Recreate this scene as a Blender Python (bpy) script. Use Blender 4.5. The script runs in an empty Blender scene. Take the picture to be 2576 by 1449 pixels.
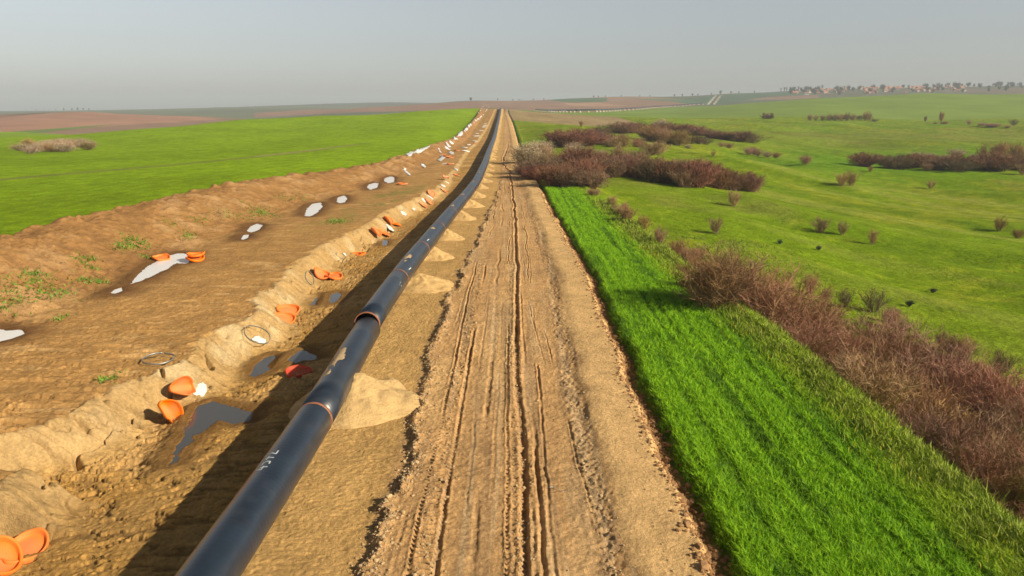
import bpy, math, random
import numpy as np
from mathutils import Vector, Matrix

random.seed(7)
RNG = np.random.default_rng(11)
C = bpy.context.scene.collection
sc = bpy.context.scene

# ------------------------------------------------------------------ camera, sky, sun, exposure
CAMZ, PITCH, FPX = 13.0, math.radians(12.9), 1983.0      # FPX: focal length for a 2576 px wide picture
cam = bpy.data.cameras.new('camera'); camo = bpy.data.objects.new('camera', cam); C.objects.link(camo)
camo.location = (0, 0, CAMZ); camo.rotation_euler = (math.pi/2 - PITCH, 0, 0)
cam.sensor_width = 36.0; cam.lens = 36.0 * FPX / 2576.0; cam.clip_start = 0.5; cam.clip_end = 30000
sc.camera = camo

HAZE = 0.00016
SUN_EL = math.radians(29.0)
SUN_AZ = (0.88, -0.475)                                  # horizontal direction towards the sun
w = bpy.data.worlds.new('World'); sc.world = w; w.use_nodes = True
nt = w.node_tree; nt.nodes.clear()
out = nt.nodes.new('ShaderNodeOutputWorld'); bg = nt.nodes.new('ShaderNodeBackground')
sky = nt.nodes.new('ShaderNodeTexSky'); sky.sky_type = 'NISHITA'; sky.sun_disc = False
sky.sun_elevation = SUN_EL; sky.sun_rotation = math.atan2(SUN_AZ[0], SUN_AZ[1])
sky.air_density = 1.0; sky.dust_density = 1.4; sky.ozone_density = 1.5; sky.altitude = 200
hs = nt.nodes.new('ShaderNodeHueSaturation'); hs.inputs['Saturation'].default_value = 0.40
# overhead sky dimmed below the hazy horizon to cut fill light in shadows
gc = nt.nodes.new('ShaderNodeTexCoord'); sx = nt.nodes.new('ShaderNodeSeparateXYZ'); mrg = nt.nodes.new('ShaderNodeMapRange')
nt.links.new(gc.outputs['Generated'], sx.inputs[0]); nt.links.new(sx.outputs['Z'], mrg.inputs[0]); mrg.interpolation_type = 'SMOOTHSTEP'
mrg.inputs['From Min'].default_value = .10; mrg.inputs['From Max'].default_value = .60; mrg.inputs['To Min'].default_value = 1.0; mrg.inputs['To Max'].default_value = .36
vm = nt.nodes.new('ShaderNodeVectorMath'); vm.operation = 'SCALE'; nt.links.new(mrg.outputs[0], vm.inputs['Scale'])
nt.links.new(sky.outputs[0], hs.inputs['Color']); nt.links.new(hs.outputs[0], vm.inputs[0]); nt.links.new(vm.outputs[0], bg.inputs[0])
bg.inputs[1].default_value = 0.086
nt.links.new(bg.outputs[0], out.inputs[0])
sl = bpy.data.lights.new('sun', 'SUN'); so = bpy.data.objects.new('sun', sl); C.objects.link(so)
sl.energy = 4.8; sl.angle = math.radians(0.6); sl.color = (1.0, 0.87, 0.66)
sd = Vector((SUN_AZ[0]*math.cos(SUN_EL), SUN_AZ[1]*math.cos(SUN_EL), math.sin(SUN_EL))).normalized()
so.rotation_euler = sd.to_track_quat('Z', 'Y').to_euler(); so.location = (60, -40, 60)
sc.view_settings.view_transform = 'Standard'; sc.view_settings.look = 'None'
sc.view_settings.exposure = 0.36; sc.view_settings.gamma = 1.0
sc.cycles.use_denoising = True
sc.cycles.max_bounces = 5; sc.cycles.diffuse_bounces = 2; sc.cycles.glossy_bounces = 2
sc.cycles.transmission_bounces = 1; sc.cycles.volume_bounces = 0; sc.cycles.transparent_max_bounces = 4
sc.cycles.use_adaptive_sampling = True; sc.cycles.adaptive_threshold = 0.02

# ------------------------------------------------------------------ helpers
def tag(o, label=None, cat=None, group=None, kind=None):
    if label: o['label'] = label
    if cat: o['category'] = cat
    if group: o['group'] = group
    if kind: o['kind'] = kind
    return o

def mesh_obj(name, V, F, mat=None, parent=None, smooth=True, col=None):
    """V (n,3), F (m,k) with k 3 or 4"""
    V = np.asarray(V, dtype=np.float32); F = np.asarray(F, dtype=np.int32)
    me = bpy.data.meshes.new(name); k = F.shape[1]
    me.vertices.add(len(V)); me.vertices.foreach_set('co', V.ravel())
    me.loops.add(F.size); me.loops.foreach_set('vertex_index', F.ravel())
    me.polygons.add(len(F)); me.polygons.foreach_set('loop_start', np.arange(0, F.size, k, dtype=np.int32))
    me.polygons.foreach_set('use_smooth', np.full(len(F), smooth))
    me.update(calc_edges=True)
    if col is not None:
        a = me.color_attributes.new('Col', 'FLOAT_COLOR', 'POINT')
        c4 = np.ones((len(V), 4), dtype=np.float32); c4[:, :3] = col
        a.data.foreach_set('color', c4.ravel())
    if mat: me.materials.append(mat)
    o = bpy.data.objects.new(name, me); C.objects.link(o)
    if parent: o.parent = parent
    return o

def empty(name, loc, rz=0.0):
    o = bpy.data.objects.new(name, None); C.objects.link(o)
    o.location = loc; o.rotation_euler = (0, 0, rz); o.empty_display_size = 0.3
    return o

def quads(nr, ncl):
    i = np.arange(nr-1)[:, None]*ncl + np.arange(ncl-1)[None, :]
    return np.stack([i, i+1, i+ncl+1, i+ncl], -1).reshape(-1, 4)

def sstep(a, b, x):
    t = np.clip((x-a)/(b-a), 0, 1); return t*t*(3-2*t)

def lerp(a, b, t): return a + (b-a)*t

def pchip(xs, ys):
    xs = np.array(xs, float); ys = np.array(ys, float)
    h = np.diff(xs); d = np.diff(ys)/h; m = np.zeros_like(xs)
    for i in range(1, len(xs)-1):
        if d[i-1]*d[i] > 0:
            w1 = 2*h[i]+h[i-1]; w2 = h[i]+2*h[i-1]; m[i] = (w1+w2)/(w1/d[i-1]+w2/d[i])
    m[0] = d[0]; m[-1] = d[-1]
    def f(x):
        x = np.clip(np.asarray(x, float), xs[0], xs[-1])
        i = np.clip(np.searchsorted(xs, x)-1, 0, len(xs)-2)
        t = (x-xs[i])/h[i]; t2 = t*t; t3 = t2*t
        return (2*t3-3*t2+1)*ys[i]+(t3-2*t2+t)*h[i]*m[i]+(-2*t3+3*t2)*ys[i+1]+(t3-t2)*h[i]*m[i+1]
    return f

def _h(ix, iy, s):
    n = (ix*374761393 + iy*668265263 + s*1274126177) & 0xFFFFFFFF
    n = ((n ^ (n >> 13))*1274126177) & 0xFFFFFFFF
    return ((n ^ (n >> 16)) & 0xFFFF).astype(np.float32)/65535.0

def noise(x, y, s=0):
    x = np.asarray(x, np.float64); y = np.asarray(y, np.float64)
    x, y = np.broadcast_arrays(x, y)
    fx = np.floor(x); fy = np.floor(y); ix = fx.astype(np.int64); iy = fy.astype(np.int64)
    tx = (x-fx).astype(np.float32); ty = (y-fy).astype(np.float32)
    tx = tx*tx*tx*(tx*(tx*6-15)+10); ty = ty*ty*ty*(ty*(ty*6-15)+10)
    a = _h(ix, iy, s); b = _h(ix+1, iy, s); c = _h(ix, iy+1, s); d = _h(ix+1, iy+1, s)
    return ((a+(b-a)*tx) + ((c+(d-c)*tx) - (a+(b-a)*tx))*ty)*2-1

def fbm(x, y, o=4, s=0, g=0.5):
    r = 0; a = 1; t = 0
    for i in range(o):
        r = r + a*noise(x*(2**i)+i*17.3, y*(2**i)-i*9.1, s+i); t += a; a *= g
    return r/t

# picture point (in 2576 x 1449 units of the photograph) <-> world, used to survey where things stand on the ground
CP, SP = math.cos(PITCH), math.sin(PITCH)
def proj(x, y, z):
    dz = z-CAMZ; dep = y*CP - dz*SP; up = y*SP + dz*CP
    dep = np.maximum(dep, 0.1)
    return 1288 + x/dep*FPX, 724.5 - up/dep*FPX

# ------------------------------------------------------------------ terrain height
zc = pchip([0, 120, 300, 360, 430, 520, 620, 700, 745, 780, 830, 900], [0, 0, 0, .8, 2.5, 5.0, 7.7, 10.4, 11.3, 11.0, 9.6, 7.0])
xL = pchip([10, 30, 65, 100, 150, 190, 250, 300, 400, 550, 680, 900], [-41, -41, -42, -40.5, -31.5, -28, -26, -23.5, -23.5, -25, -28, -30])
xF = pchip([10, 66, 88, 106, 132, 165, 190, 250, 300, 400, 550, 680, 900], [-29, -29, -28, -26.6, -23, -20, -19.3, -19, -18, -19, -20, -22, -23])
xT = pchip([10, 25, 33, 40, 47, 53, 66, 80, 103, 118, 134, 170, 250, 400, 600, 900], [-19.6, -19.4, -18.6, -17.6, -16.2, -17.6, -17.8, -17, -15.1, -13.9, -12.6, -12.8, -14, -14, -15, -17])
cutw = pchip([10, 60, 100, 200, 900], [2.3, 2.4, 2.0, 1.2, 1.0])
xR = pchip([10, 34, 60, 80, 110, 150, 163, 178, 190, 215, 260, 330, 480, 650, 900], [6.2, 5.8, 5.95, 5.6, 5.0, 4.4, 4.4, 2.0, 1.2, 1.0, 2.3, 2.0, 0.2, -3.2, -6])
_xR0 = xR
def xR(y): return _xR0(y)+.22*noise(np.asarray(y)/3.1, 7.7, 401)+.13*noise(np.asarray(y)/.8, 1.7, 403)
xW = pchip([10, 40, 74, 125, 150, 165, 178, 190, 215, 260, 330, 480, 650, 900], [15.4, 15.0, 13.5, 12, 9.5, 7.0, 4.0, 3.0, 2.6, 3.9, 3.6, 1.8, -1.6, -4])
xP = pchip([10, 29, 42, 58, 69, 84, 97, 111, 134, 167, 211, 300, 430, 620, 720, 900], [-8.2, -7.85, -8.05, -7.9, -7.6, -7.15, -6.7, -6.2, -5.75, -5.8, -6.25, -6.9, -7.8, -9.1, -10, -13])

KN = [ # x, y, z control points of the wider landscape
 # centre line
 (0,30,0),(0,60,0),(0,100,0),(-5,160,0),(-5,230,0),(-8,300,.2),(-8,430,2.6),(-9,520,5),(-10,620,7.8),(-11,720,11),(-13,790,11),(-20,900,7),(0,1000,4),(-30,1150,0),
 # right ditch and meadow
 (23,14,-5),(22,20,-4.8),(21,31,-4.6),(22,45,-4.4),(21,60,-4.2),(20,75,-4),(18,100,-3.2),(17,125,-2),(16,150,-1),(32,30,-5),(34,52,-5.2),(31,65,-5),(31,78,-4.8),(29,100,-3.8),
 (60,30,-6),(60,60,-6.4),(60,90,-6.6),(50,120,-5.6),(35,140,-3),(90,60,-7.5),(95,120,-8),(95,180,-8.2),(60,190,-5),(53,176,-4.2),(28,180,-1),(20,210,-.3),(14,250,0),
 (120,100,-9),(150,225,-9),(155,300,-7.6),(124,285,-8),(200,285,-9),(250,300,-9),(100,260,-6),(94,320,-5.5),(65,300,-2),(40,260,-.6),(65,420,0.6),(100,350,-2.5),(19,330,1.2),(25,400,3),(49,600,4.4),
 (163,340,-7),(230,450,-5),(150,450,-3),(310,750,3.5),(220,700,2.5),(367,600,-1.2),(400,900,9),(200,900,5),(86,1000,6.9),(60,900,5.8),(125,1100,7.2),(410,800,3),
 (280,1150,12),(380,1350,19),(503,1330,27.5),(663,1300,35),(780,1200,31.5),(600,900,10),(500,700,2),(900,1250,30),(1000,1100,22),
 (480,1700,17),(700,1700,22),(900,1700,20),(1200,1500,20),(330,1600,14),(240,1500,12),(180,1350,9),
 # left field
 (-44,30,.9),(-44,65,1.0),(-60,60,1.0),(-100,100,.9),(-60,100,1),(-120,150,.4),(-130,200,0),(-174,300,-1.6),(-60,200,.8),(-40,300,1.4),(-100,300,.6),(-45,420,3.6),(-260,400,-1.9),(-220,460,.4),(-190,550,4.3),(-140,590,7),(-70,640,10.3),(-40,690,11.6),(-35,745,12.4),
 (-330,450,-8),(-300,600,-12),(-240,700,-10),(-160,800,-6),(-80,860,3),(-60,1000,-4),(-200,1100,-12),(-400,900,-13),(-120,420,2),(-90,520,6),
 # far left brown hill and behind
 (-455,700,-10),(-560,800,-10),(-600,1000,-3),(-733,1400,5.5),(-844,1300,-1.2),(-517,1300,-3.8),(-650,1200,-1),(-400,1300,-9),(-760,1500,3),(-900,2000,-10),(-500,1700,-12),(-700,1800,-6),
 (-900,2600,6),(-1300,2600,-2),(-500,2500,8),(-1700,2500,-8),(-1100,1500,-8),(-1500,1500,-12),
 (-391,2000,9.5),(-200,1900,14),(-109,2200,31),(-260,2300,22),(-50,1700,12),(-10,1400,6),(-420,2700,10),(-120,2700,24),
 (20,2200,30),(200,2300,38),(350,2500,46),(550,2500,45),(700,2600,55),(100,1700,14),(250,1900,22),(450,2000,30),(640,2150,34),(60,3100,26),(400,3200,38),
 (900,3000,64),(1100,3000,76),(1400,3000,84),(1800,3000,90),(2100,3000,93),(2600,3000,92),(1000,2300,48),(1400,2300,58),(1900,2300,66),(1300,1900,34),(1700,1900,36),
 (1100,3800,60),(1700,3800,72),(2400,3800,74),
 (-1800,4600,6),(-2600,4600,-6),(-1200,4800,30),(-800,5000,42),(-400,5000,36),(-100,4800,28),(500,5000,20),(1500,5500,30),(3000,5500,40),(-3000,3000,-14),
 (-4000,8500,-20),(-1500,8500,-20),(0,8500,-20),(2000,8500,0),(5000,8500,0),(-1800,6500,-5),(-600,6500,0),(3000,7000,10),
]
KN = np.array(KN, float)
def _ab(x, y):
    return 2.6*x/(y+25.0), np.log(y+25.0)
def _sc(x, y): return y+80.0
_ka, _kb = _ab(KN[:, 0], KN[:, 1]); _kv = KN[:, 2]/_sc(KN[:, 0], KN[:, 1])
def _tps(r2): return np.where(r2 > 1e-12, r2*np.log(r2+1e-12)*0.5, 0.0)
_n = len(KN)
_A = np.zeros((_n+3, _n+3)); _A[:_n, :_n] = _tps((_ka[:, None]-_ka)**2+(_kb[:, None]-_kb)**2) + np.eye(_n)*2e-4
_A[:_n, _n] = 1; _A[:_n, _n+1] = _ka; _A[:_n, _n+2] = _kb; _A[_n:, :_n] = _A[:_n, _n:].T
_W = np.linalg.solve(_A, np.concatenate([_kv, np.zeros(3)]))
# evaluate once on a fine lattice, then sample it with a smooth (Catmull-Rom) kernel
LA = np.linspace(-4.2, 4.2, 241); LB = np.linspace(math.log(30), math.log(11000), 281)
_ga, _gb = np.meshgrid(LA, LB)
_G = np.zeros_like(_ga) + _W[_n] + _W[_n+1]*_ga + _W[_n+2]*_gb
for _i in range(_n): _G += _W[_i]*_tps((_ga-_ka[_i])**2+(_gb-_kb[_i])**2)
def T(x, y):
    a, b = _ab(x, np.maximum(y, 6.0))
    fa = np.clip((a-LA[0])/(LA[1]-LA[0]), 1, len(LA)-2.001); fb = np.clip((b-LB[0])/(LB[1]-LB[0]), 1, len(LB)-2.001)
    ia = np.floor(fa).astype(int); ib = np.floor(fb).astype(int); ta = fa-ia; tb = fb-ib
    def wts(t): return (-.5*t+t*t-.5*t**3, 1-2.5*t*t+1.5*t**3, .5*t+2*t*t-1.5*t**3, -.5*t*t+.5*t**3)
    wa = wts(ta); wb = wts(tb); r = 0
    for j in range(4):
        row = 0; jb = np.clip(ib-1+j, 0, len(LB)-1)
        for i in range(4): row = row + wa[i]*_G[jb, np.clip(ia-1+i, 0, len(LA)-1)]
        r = r + wb[j]*row
    return r*_sc(x, y)

def jagf(y):
    j = .8*np.abs(noise(y/2.6, 3.3, 5)) + .6*noise(y/6.3, 1.1, 6) + .14*noise(y/.8, 4.4, 7)*(1-sstep(40, 80, y)) + 2.1*(sstep(23.4, 24.1, y)-sstep(26.0, 26.35, y)) - 1.2*(sstep(26.0, 26.4, y)-sstep(28.4, 29.6, y)) + 1.1*np.exp(-((y-22.3)/.8)**2)
    return j*lerp(.3, 1, 1-sstep(90, 170, y))

def Zs(x, y):
    """smooth ground: the landscape with the stripped working strip let into it"""
    x = np.asarray(x, float); y = np.asarray(y, float)
    t = T(x, y); b = zc(y)
    l, f, tt, r, wv = xL(y), xF(y), xT(y), xR(y), xW(y)
    near = 1-sstep(90, 170, y)                       # how deep the working strip is cut
    lev_f = 0.9*lerp(.55, 1, near); lev_t = lerp(.25, .5, near); lev_c = lerp(-.12, -.95, near); lev_p = lerp(-.05, -.2, near)
    bh = lerp(1.3, 2.35, near)*(1-sstep(560, 740, y)*.6)
    s = (x-l)/(f-l)
    z = lev_f + (lev_t-.12-lev_f)*sstep(.2, 1, s) + bh*sstep(0, .2, s)*(1-sstep(.28, 1.0, s)) # bank
    z = np.where(x > f, lev_t - .12*(1-sstep(0, 3, x-f)), z)
    cw = cutw(y)
    jag = jagf(y)
    cs = sstep(0, 1, (x-tt-jag)/cw)
    z = np.where(x > f, lerp(z, lev_c, cs*sstep(0, 1, x-f)), z)
    p = xP(y)
    k = sstep(tt+cw+.5, p-1.2, x)
    z = np.where(x > tt+cw, lerp(z, lev_p, k), z)
    edge = p+3.45+.35*noise(y/3.0, 8.8, 9)+.25*noise(y/.9, 2.2, 10)
    z = np.where(x > p, lerp(lev_p, 0.0, sstep(0, .45, x-edge)), z)
    # pale fill slope on the right, step down to the crop
    z = z + np.where(x > r-3.2, .22*sstep(r-3.2, r-1.8, x) - .55*sstep(r-.35, r+.15, x), 0)
    z = np.where(x > r, lerp(z, .08, sstep(.55, 1.0, x-r)), z)
    z = z + b
    # out into the landscape
    z = np.where(x < l, lerp(lev_f+b, t, sstep(0, 18, l-x)), z)
    rw = lerp(7.0, 14.0, sstep(120, 200, y))
    z = np.where(x > wv, lerp(.05+b+.12*(1-sstep(0,1.2,x-wv)) , t, sstep(0, 1, (x-wv)/rw)), z)
    z = lerp(z, t, sstep(735, 765, y))
    z = z + sstep(8, 40, x-wv)*(.9*fbm(x/26+y/55, y/34, 2, 25)*sstep(30, 80, y)+1.35*fbm((x*.89+y*.46)/16, (x*.46-y*.89)/110, 2, 27)*sstep(50, 110, y)+3.4*fbm(x/75+y/130, y/62, 2, 26)*sstep(90, 200, y))*(1-sstep(600, 800, y))
    return z

def hit(U, V, zf=None, off=0.0):
    """where the sight line of a picture point meets the ground"""
    zf = zf or Zs
    dx = (U-1288)/FPX; dy = CP + (724.5-V)/FPX*SP; dz = -SP + (724.5-V)/FPX*CP
    ys = np.geomspace(14, 8800, 2600); k = ys/dy
    g = CAMZ+k*dz - (zf(k*dx, ys)+off)
    i = np.argmax(g < 0)
    if g[i] >= 0: i = len(ys)-1
    a, b = k[max(i-1, 0)], k[i]
    for _ in range(30):
        m = .5*(a+b)
        if CAMZ+m*dz - (float(zf(np.array(m*dx), np.array(m*dy)))+off) < 0: b = m
        else: a = m
    return b*dx, b*dy, CAMZ+b*dz

# ------------------------------------------------------------------ puddles (outlines surveyed on the smooth ground)
PUD = [ # kind, outline, label
 ('pale', [(-30,868),(-30,828),(0,826),(22,832),(58,830),(64,838),(40,848),(12,858)], 'pale puddle cut off by the left edge of the photo, at the foot of the bank'),
 ('pale', [(326,716),(345,694),(368,672),(398,652),(412,644),(452,637),(476,641),(483,652),(470,662),(444,662),(418,678),(380,696),(348,709)], 'largest pale puddle at the foot of the brown bank, beside two orange caps'),
 ('pale', [(276,738),(288,729),(306,723),(308,731),(292,738)], 'small pale puddle just below the tail of the largest pale puddle'),
 ('pale', [(620,582),(630,569),(648,563),(662,567),(652,577),(634,584)], 'small ragged pale puddle in a dark wet patch'),
 ('pale', [(606,601),(612,592),(628,590),(624,598),(612,603)], 'tiny pale puddle beside the small ragged one'),
 ('pale', [(765,541),(772,524),(786,513),(808,510),(812,519),(796,535),(780,543)], 'pale puddle in a brown hollow, third of the line from the camera'),
 ('pale', [(846,507),(850,498),(866,493),(874,499),(868,508),(856,511)], 'small round pale puddle in a dark hollow'),
 ('pale', [(923,473),(927,463),(942,459),(953,462),(949,472),(932,477)], 'pale oval puddle left of the round bright one'),
 ('pale', [(966,456),(967,445),(982,440),(993,447),(991,458),(976,461)], 'bright round puddle on the flank of the bank'),
 ('dark', [(425,1168),(432,1140),(462,1090),(486,1046),(500,1030),(532,1018),(580,1020),(638,1025),(632,1044),(585,1058),(548,1056),(528,1072),(492,1098),(462,1130),(448,1160)], 'large curved slate blue puddle below the two leaning orange caps'),
 ('dark', [(628,944),(640,918),(664,900),(688,893),(706,902),(690,920),(662,936),(640,946)], 'long slate blue puddle below the hoop with the white rag'),
 ('dark', [(722,908),(742,890),(762,880),(800,883),(792,893),(762,900),(744,908)], 'slate blue puddle half in the shadow of the pipe'),
 ('dark', [(779,768),(790,750),(812,741),(812,754),(796,768)], 'left one of two twin slate blue puddles near the cut bank'),
 ('dark', [(826,760),(832,742),(850,735),(862,738),(852,750),(836,762)], 'right one of two twin slate blue puddles near the cut bank'),
 ('dark', [(960,617),(963,604),(976,604),(974,616)], 'tiny square slate blue puddle beyond the orange caps'),
]
def pdist(px, py, poly):
    """signed distance to a polygon, negative inside"""
    d = np.full(px.shape, 1e9); ins = np.zeros(px.shape, bool); n = len(poly)
    for i in range(n):
        x1, y1 = poly[i]; x2, y2 = poly[(i+1) % n]
        ex, ey = x2-x1, y2-y1; L = ex*ex+ey*ey+1e-12
        t = np.clip(((px-x1)*ex+(py-y1)*ey)/L, 0, 1)
        d = np.minimum(d, np.hypot(px-x1-t*ex, py-y1-t*ey))
        c = ((y1 > py) != (y2 > py)); xx = (x2-x1)*(py-y1)/((y2-y1) if y2 != y1 else 1e-9)+x1
        ins ^= (c & (px < xx))
    return np.where(ins, -d, d)
PW = []
for kd, pl, lb in PUD:
    pts = [hit(u, v) for u, v in pl]
    P = [(p[0], p[1]) for p in pts]; cx = np.mean([p[0] for p in P]); cy = np.mean([p[1] for p in P])
    PW.append(dict(kind=kd, poly=P, lev=float(np.percentile([p[2] for p in pts], 35)), label=lb, c=(cx, cy), box=(min(p[0] for p in P), max(p[0] for p in P), min(p[1] for p in P), max(p[1] for p in P))))

# tracks on the working strip: x, width, depth, heave beside it, start, end, seed
RUTS = [(-3.5,.06,.03,.02,14,120),(-3.02,.06,.07,.05,14,300),(-2.2,.07,.12,.05,14,260),(-1.6,.05,.02,.01,40,150),(-1.1,.10,.05,.01,14,170),(-.62,.05,.015,.01,14,90),
        (-.20,.05,.05,.04,14,240),(.33,.12,.20,.07,14,330),(.62,.06,.06,.04,14,80),(.90,.07,.13,.05,14,34),(1.35,.05,.04,.03,30,200),(1.95,.04,.045,.02,14,150),(2.32,.04,.045,.02,14,120),(3.05,.26,.06,.03,14,110)]
def rutx(i, x0, y):
    wob = .11*noise(y/13.0, i*3.7, 20)+.035*noise(y/2.3, i*5.1, 21)+.03*noise(y/.5, i*1.7, 22)+.16*sstep(45, 70, y)*noise(y/3.1, i*2.9, 23)
    if i in (11, 12): x0 = x0 + .0 - .9*sstep(30, 60, y)+ .5*(1-sstep(16, 30, y))
    return x0+wob+ (xR(y)-6.0)*.5*sstep(70, 200, y)

def detail(x, y, z):
    """relief too fine for the smooth ground; returns z and an albedo tint"""
    f, tt, r, p, l, wv = xF(y), xT(y), xR(y), xP(y), xL(y), xW(y)
    cw = cutw(y)
    inside = (x > l-.3) & (x < r+.6)
    fade = np.clip(1.25-y/140, .12, 1)
    n1 = fbm(x/1.6, y/2.2, 3, 31); n2 = fbm(x/.45, y/.5, 3, 41); n3 = fbm(x/.16, y/.2, 2, 51)
    n4 = fbm(x/5, y/8, 3, 61)
    # ---- bank: lumpy topsoil with rills running down its face
    mb = sstep(-.3, .6, x-l)*(1-sstep(-1.5, .8, x-f))
    rill = 1-np.abs(fbm(x/4.2+.3*n1, y/.9, 3, 71))*2
    z = z + mb*(.16*n1+.13*n2*fade+.07*n3*fade-.24*sstep(.6, .85, rill)*(.6+.6*n4)+.25*sstep(-.2, .6, n1)*sstep(.0,.25,(x-l)/12)*(1-sstep(.25,.5,(x-l)/12))) + mb*.35*np.maximum(fbm(x/2.6, y/3.4, 2, 77), 0)
    # ---- terrace: scraped crusts lying across the strip
    jg = jagf(y); mt = sstep(-1.5, .8, x-f)*(1-sstep(-.25, .15, x-tt-jg))
    cr = fbm(x/1.9+.4*n1, y/.34, 4, 81)
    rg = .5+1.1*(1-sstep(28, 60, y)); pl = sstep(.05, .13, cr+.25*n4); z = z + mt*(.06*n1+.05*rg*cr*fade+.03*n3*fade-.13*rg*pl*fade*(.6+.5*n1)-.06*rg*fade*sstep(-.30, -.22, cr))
    # ---- cut face: erosion gullies
    cs = (x-tt-jg)/cw
    mc = sstep(-.12, .08, cs)*(1-sstep(.95, 1.25, cs))
    gul = np.abs(fbm((x-tt)/5.0+.25*n1, y/.95, 3, 91))
    gul2 = np.abs(noise((x-tt)/4.0+.4*n1, y/3.1, 95))
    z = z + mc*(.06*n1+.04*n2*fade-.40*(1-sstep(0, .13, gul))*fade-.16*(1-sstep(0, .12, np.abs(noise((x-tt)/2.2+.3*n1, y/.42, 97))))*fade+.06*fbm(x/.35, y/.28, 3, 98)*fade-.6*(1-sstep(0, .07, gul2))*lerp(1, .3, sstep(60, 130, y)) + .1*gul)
    # ---- floor between cut and pipe: churned clods
    mf = sstep(.9, 1.2, cs)*(1-sstep(-.8, .2, x-p))
    ch = fbm(x/.85+.5*n1, y/.24, 4, 101); bl = .55+.45*sstep(-.2, .5, n4+.5*n1)
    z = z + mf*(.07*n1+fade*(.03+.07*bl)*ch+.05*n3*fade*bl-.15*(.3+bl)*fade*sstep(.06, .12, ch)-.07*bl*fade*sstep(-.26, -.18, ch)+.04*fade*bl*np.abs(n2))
    # ---- strip right of the pipe: gentle combed mud
    ms = sstep(-.8, .2, x-p)*(1-sstep(3.0, 3.6, x-p))
    z = z + ms*(.04*n1+fade*.035*(sc_:=fbm(x/.9+.4*n1, y/.25, 4, 111))+.02*n3*fade-.035*fade*sstep(.1, .17, sc_))
    # ---- the road
    mr = sstep(3.1, 3.7, x-p)*(1-sstep(-.5, .2, x-r))
    mr0 = mr; sh = sstep(r-2.7, r-2.2, x); mr = mr*(1-.72*sh)
    z = z + mr*(.05*n4+.025*n1+fade*(.022*n2+.020*n3)+fade*.028*np.maximum(fbm(x/.5, y/.22, 3, 116), 0)*sstep(-.1, .5, noise(x/1.1, y/6, 117)))
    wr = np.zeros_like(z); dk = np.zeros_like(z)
    for i, (x0, wd, dp, hv, ya, yb) in enumerate(RUTS):
        c = rutx(i, x0, y); q = (x-c)/wd
        am = (1-sstep(yb*.7, yb, y))*(.45+.75*np.abs(noise(y/4.5, i*7.7, 120)))*sstep(-.15, .4, noise(y/7.0, i*2.2, 121)+.25)
        wdf = np.maximum(1, y/130)
        qq = q/wdf
        am = np.where(i == 7, np.maximum(am, .75*(1-sstep(200, 330, y))), am)
        z = z + mr*am*(-dp*np.exp(-qq**4)*(1+.8*n2) + hv*(np.exp(-(np.abs(qq)-1.9)**2*2))*(1+.7*n3))
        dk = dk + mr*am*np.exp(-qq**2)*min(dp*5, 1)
    # grouser prints of crawler tracks
    for a, b, ph in ((-2.98, -2.25, 0), (-.18, .46, 2)):
        c0 = .06*noise(y/9.0, a, 130)
        m = sstep(a+c0, a+c0+.06, x)*(1-sstep(b+c0-.06, b+c0, x))*mr*(1-sstep(45, 75, y))*(.6+.4*noise(y/2.5, ph, 131))
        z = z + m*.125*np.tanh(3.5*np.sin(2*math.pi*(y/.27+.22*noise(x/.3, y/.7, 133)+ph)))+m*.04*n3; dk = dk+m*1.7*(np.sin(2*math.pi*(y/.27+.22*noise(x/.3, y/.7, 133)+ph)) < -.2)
    mr = mr0; z = z + mr*np.exp(-((x-(r-2.95))/.34)**4)*fade*(.05*n3+.05*np.abs(n2))
    # windrow of clods along the left shoulder of the road
    e = p+3.45+.35*noise(y/3.0, 8.8, 9)+.25*noise(y/.9, 2.2, 10)
    mw = np.exp(-((x-e-.35)/.30)**2)
    z = z + mw*fade*(.09+.14*n2+.09*n3)*(.5+.5*sstep(-.3, .4, noise(y/5, 1, 140)))
    # right hand edge: broken clods
    me = np.exp(-((x-r-.1)/.35)**2)
    z = z + me*fade*(.10*n2+.09*n3)
    # ---- fields
    ml = 1-sstep(-.6, .1, x-l)
    z = z + ml*fade*(.03*n2+.03*n3)
    mg = sstep(.1, .7, x-r)
    z = z + mg*(.05*n1*np.clip(1.5-y/200, .2, 1)+fade*.05*n2+fade*.03*n3)
    # ---- puddles
    wet = np.zeros_like(z)
    for P in PW:
        bx = P['box']; m = (x > bx[0]-4) & (x < bx[1]+4) & (y > bx[2]-6) & (y < bx[3]+6)
        if not m.any(): continue
        big = 1.0 if P['kind'] == 'pale' else .8
        xx = x[m]; yy = y[m]
        d = pdist(xx, yy, P['poly']) + (.10*noise(xx/.35, yy/.45, 151)+.06*noise(xx/.12, yy/.2, 152))*min(1, max(.4, (bx[1]-bx[0])/3))
        zz = z[m]; lv = P['lev']
        zi = lv-.05+.02*noise(xx/.5, yy/.5, 153)
        zo = lerp(lv+.02+.05*sstep(0, .5, d)+.02*np.abs(noise(xx/.2, yy/.2, 154)), zz, sstep(.25, 1.6*big, d))
        zz = np.where(d < 0, lerp(lv+.015, zi, sstep(0, .12, -d)), zo)
        z[m] = zz
        ws = 2.6 if P['kind'] == 'pale' else 1.4
        wet[m] = np.maximum(wet[m], 1-sstep(0, ws, d*(1-.35*n1[m])-.4*n4[m]))
    # ---------------- albedo
    def colr(*c): return np.array(c, np.float32)
    road = colr(.56,.335,.145); pale = colr(.68,.44,.195); terr = colr(.45,.255,.09); bank = colr(.345,.185,.066)
    cutc = colr(.45,.31,.145); ochre = colr(.47,.27,.08); strip = colr(.54,.335,.125); dark = colr(.17,.125,.085)
    crop = colr(.11,.22,.010); turf = colr(.13,.19,.02); mea = colr(.165,.26,.008)
    S = x.shape+(3,)
    col = np.broadcast_to(strip, S).copy()
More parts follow.
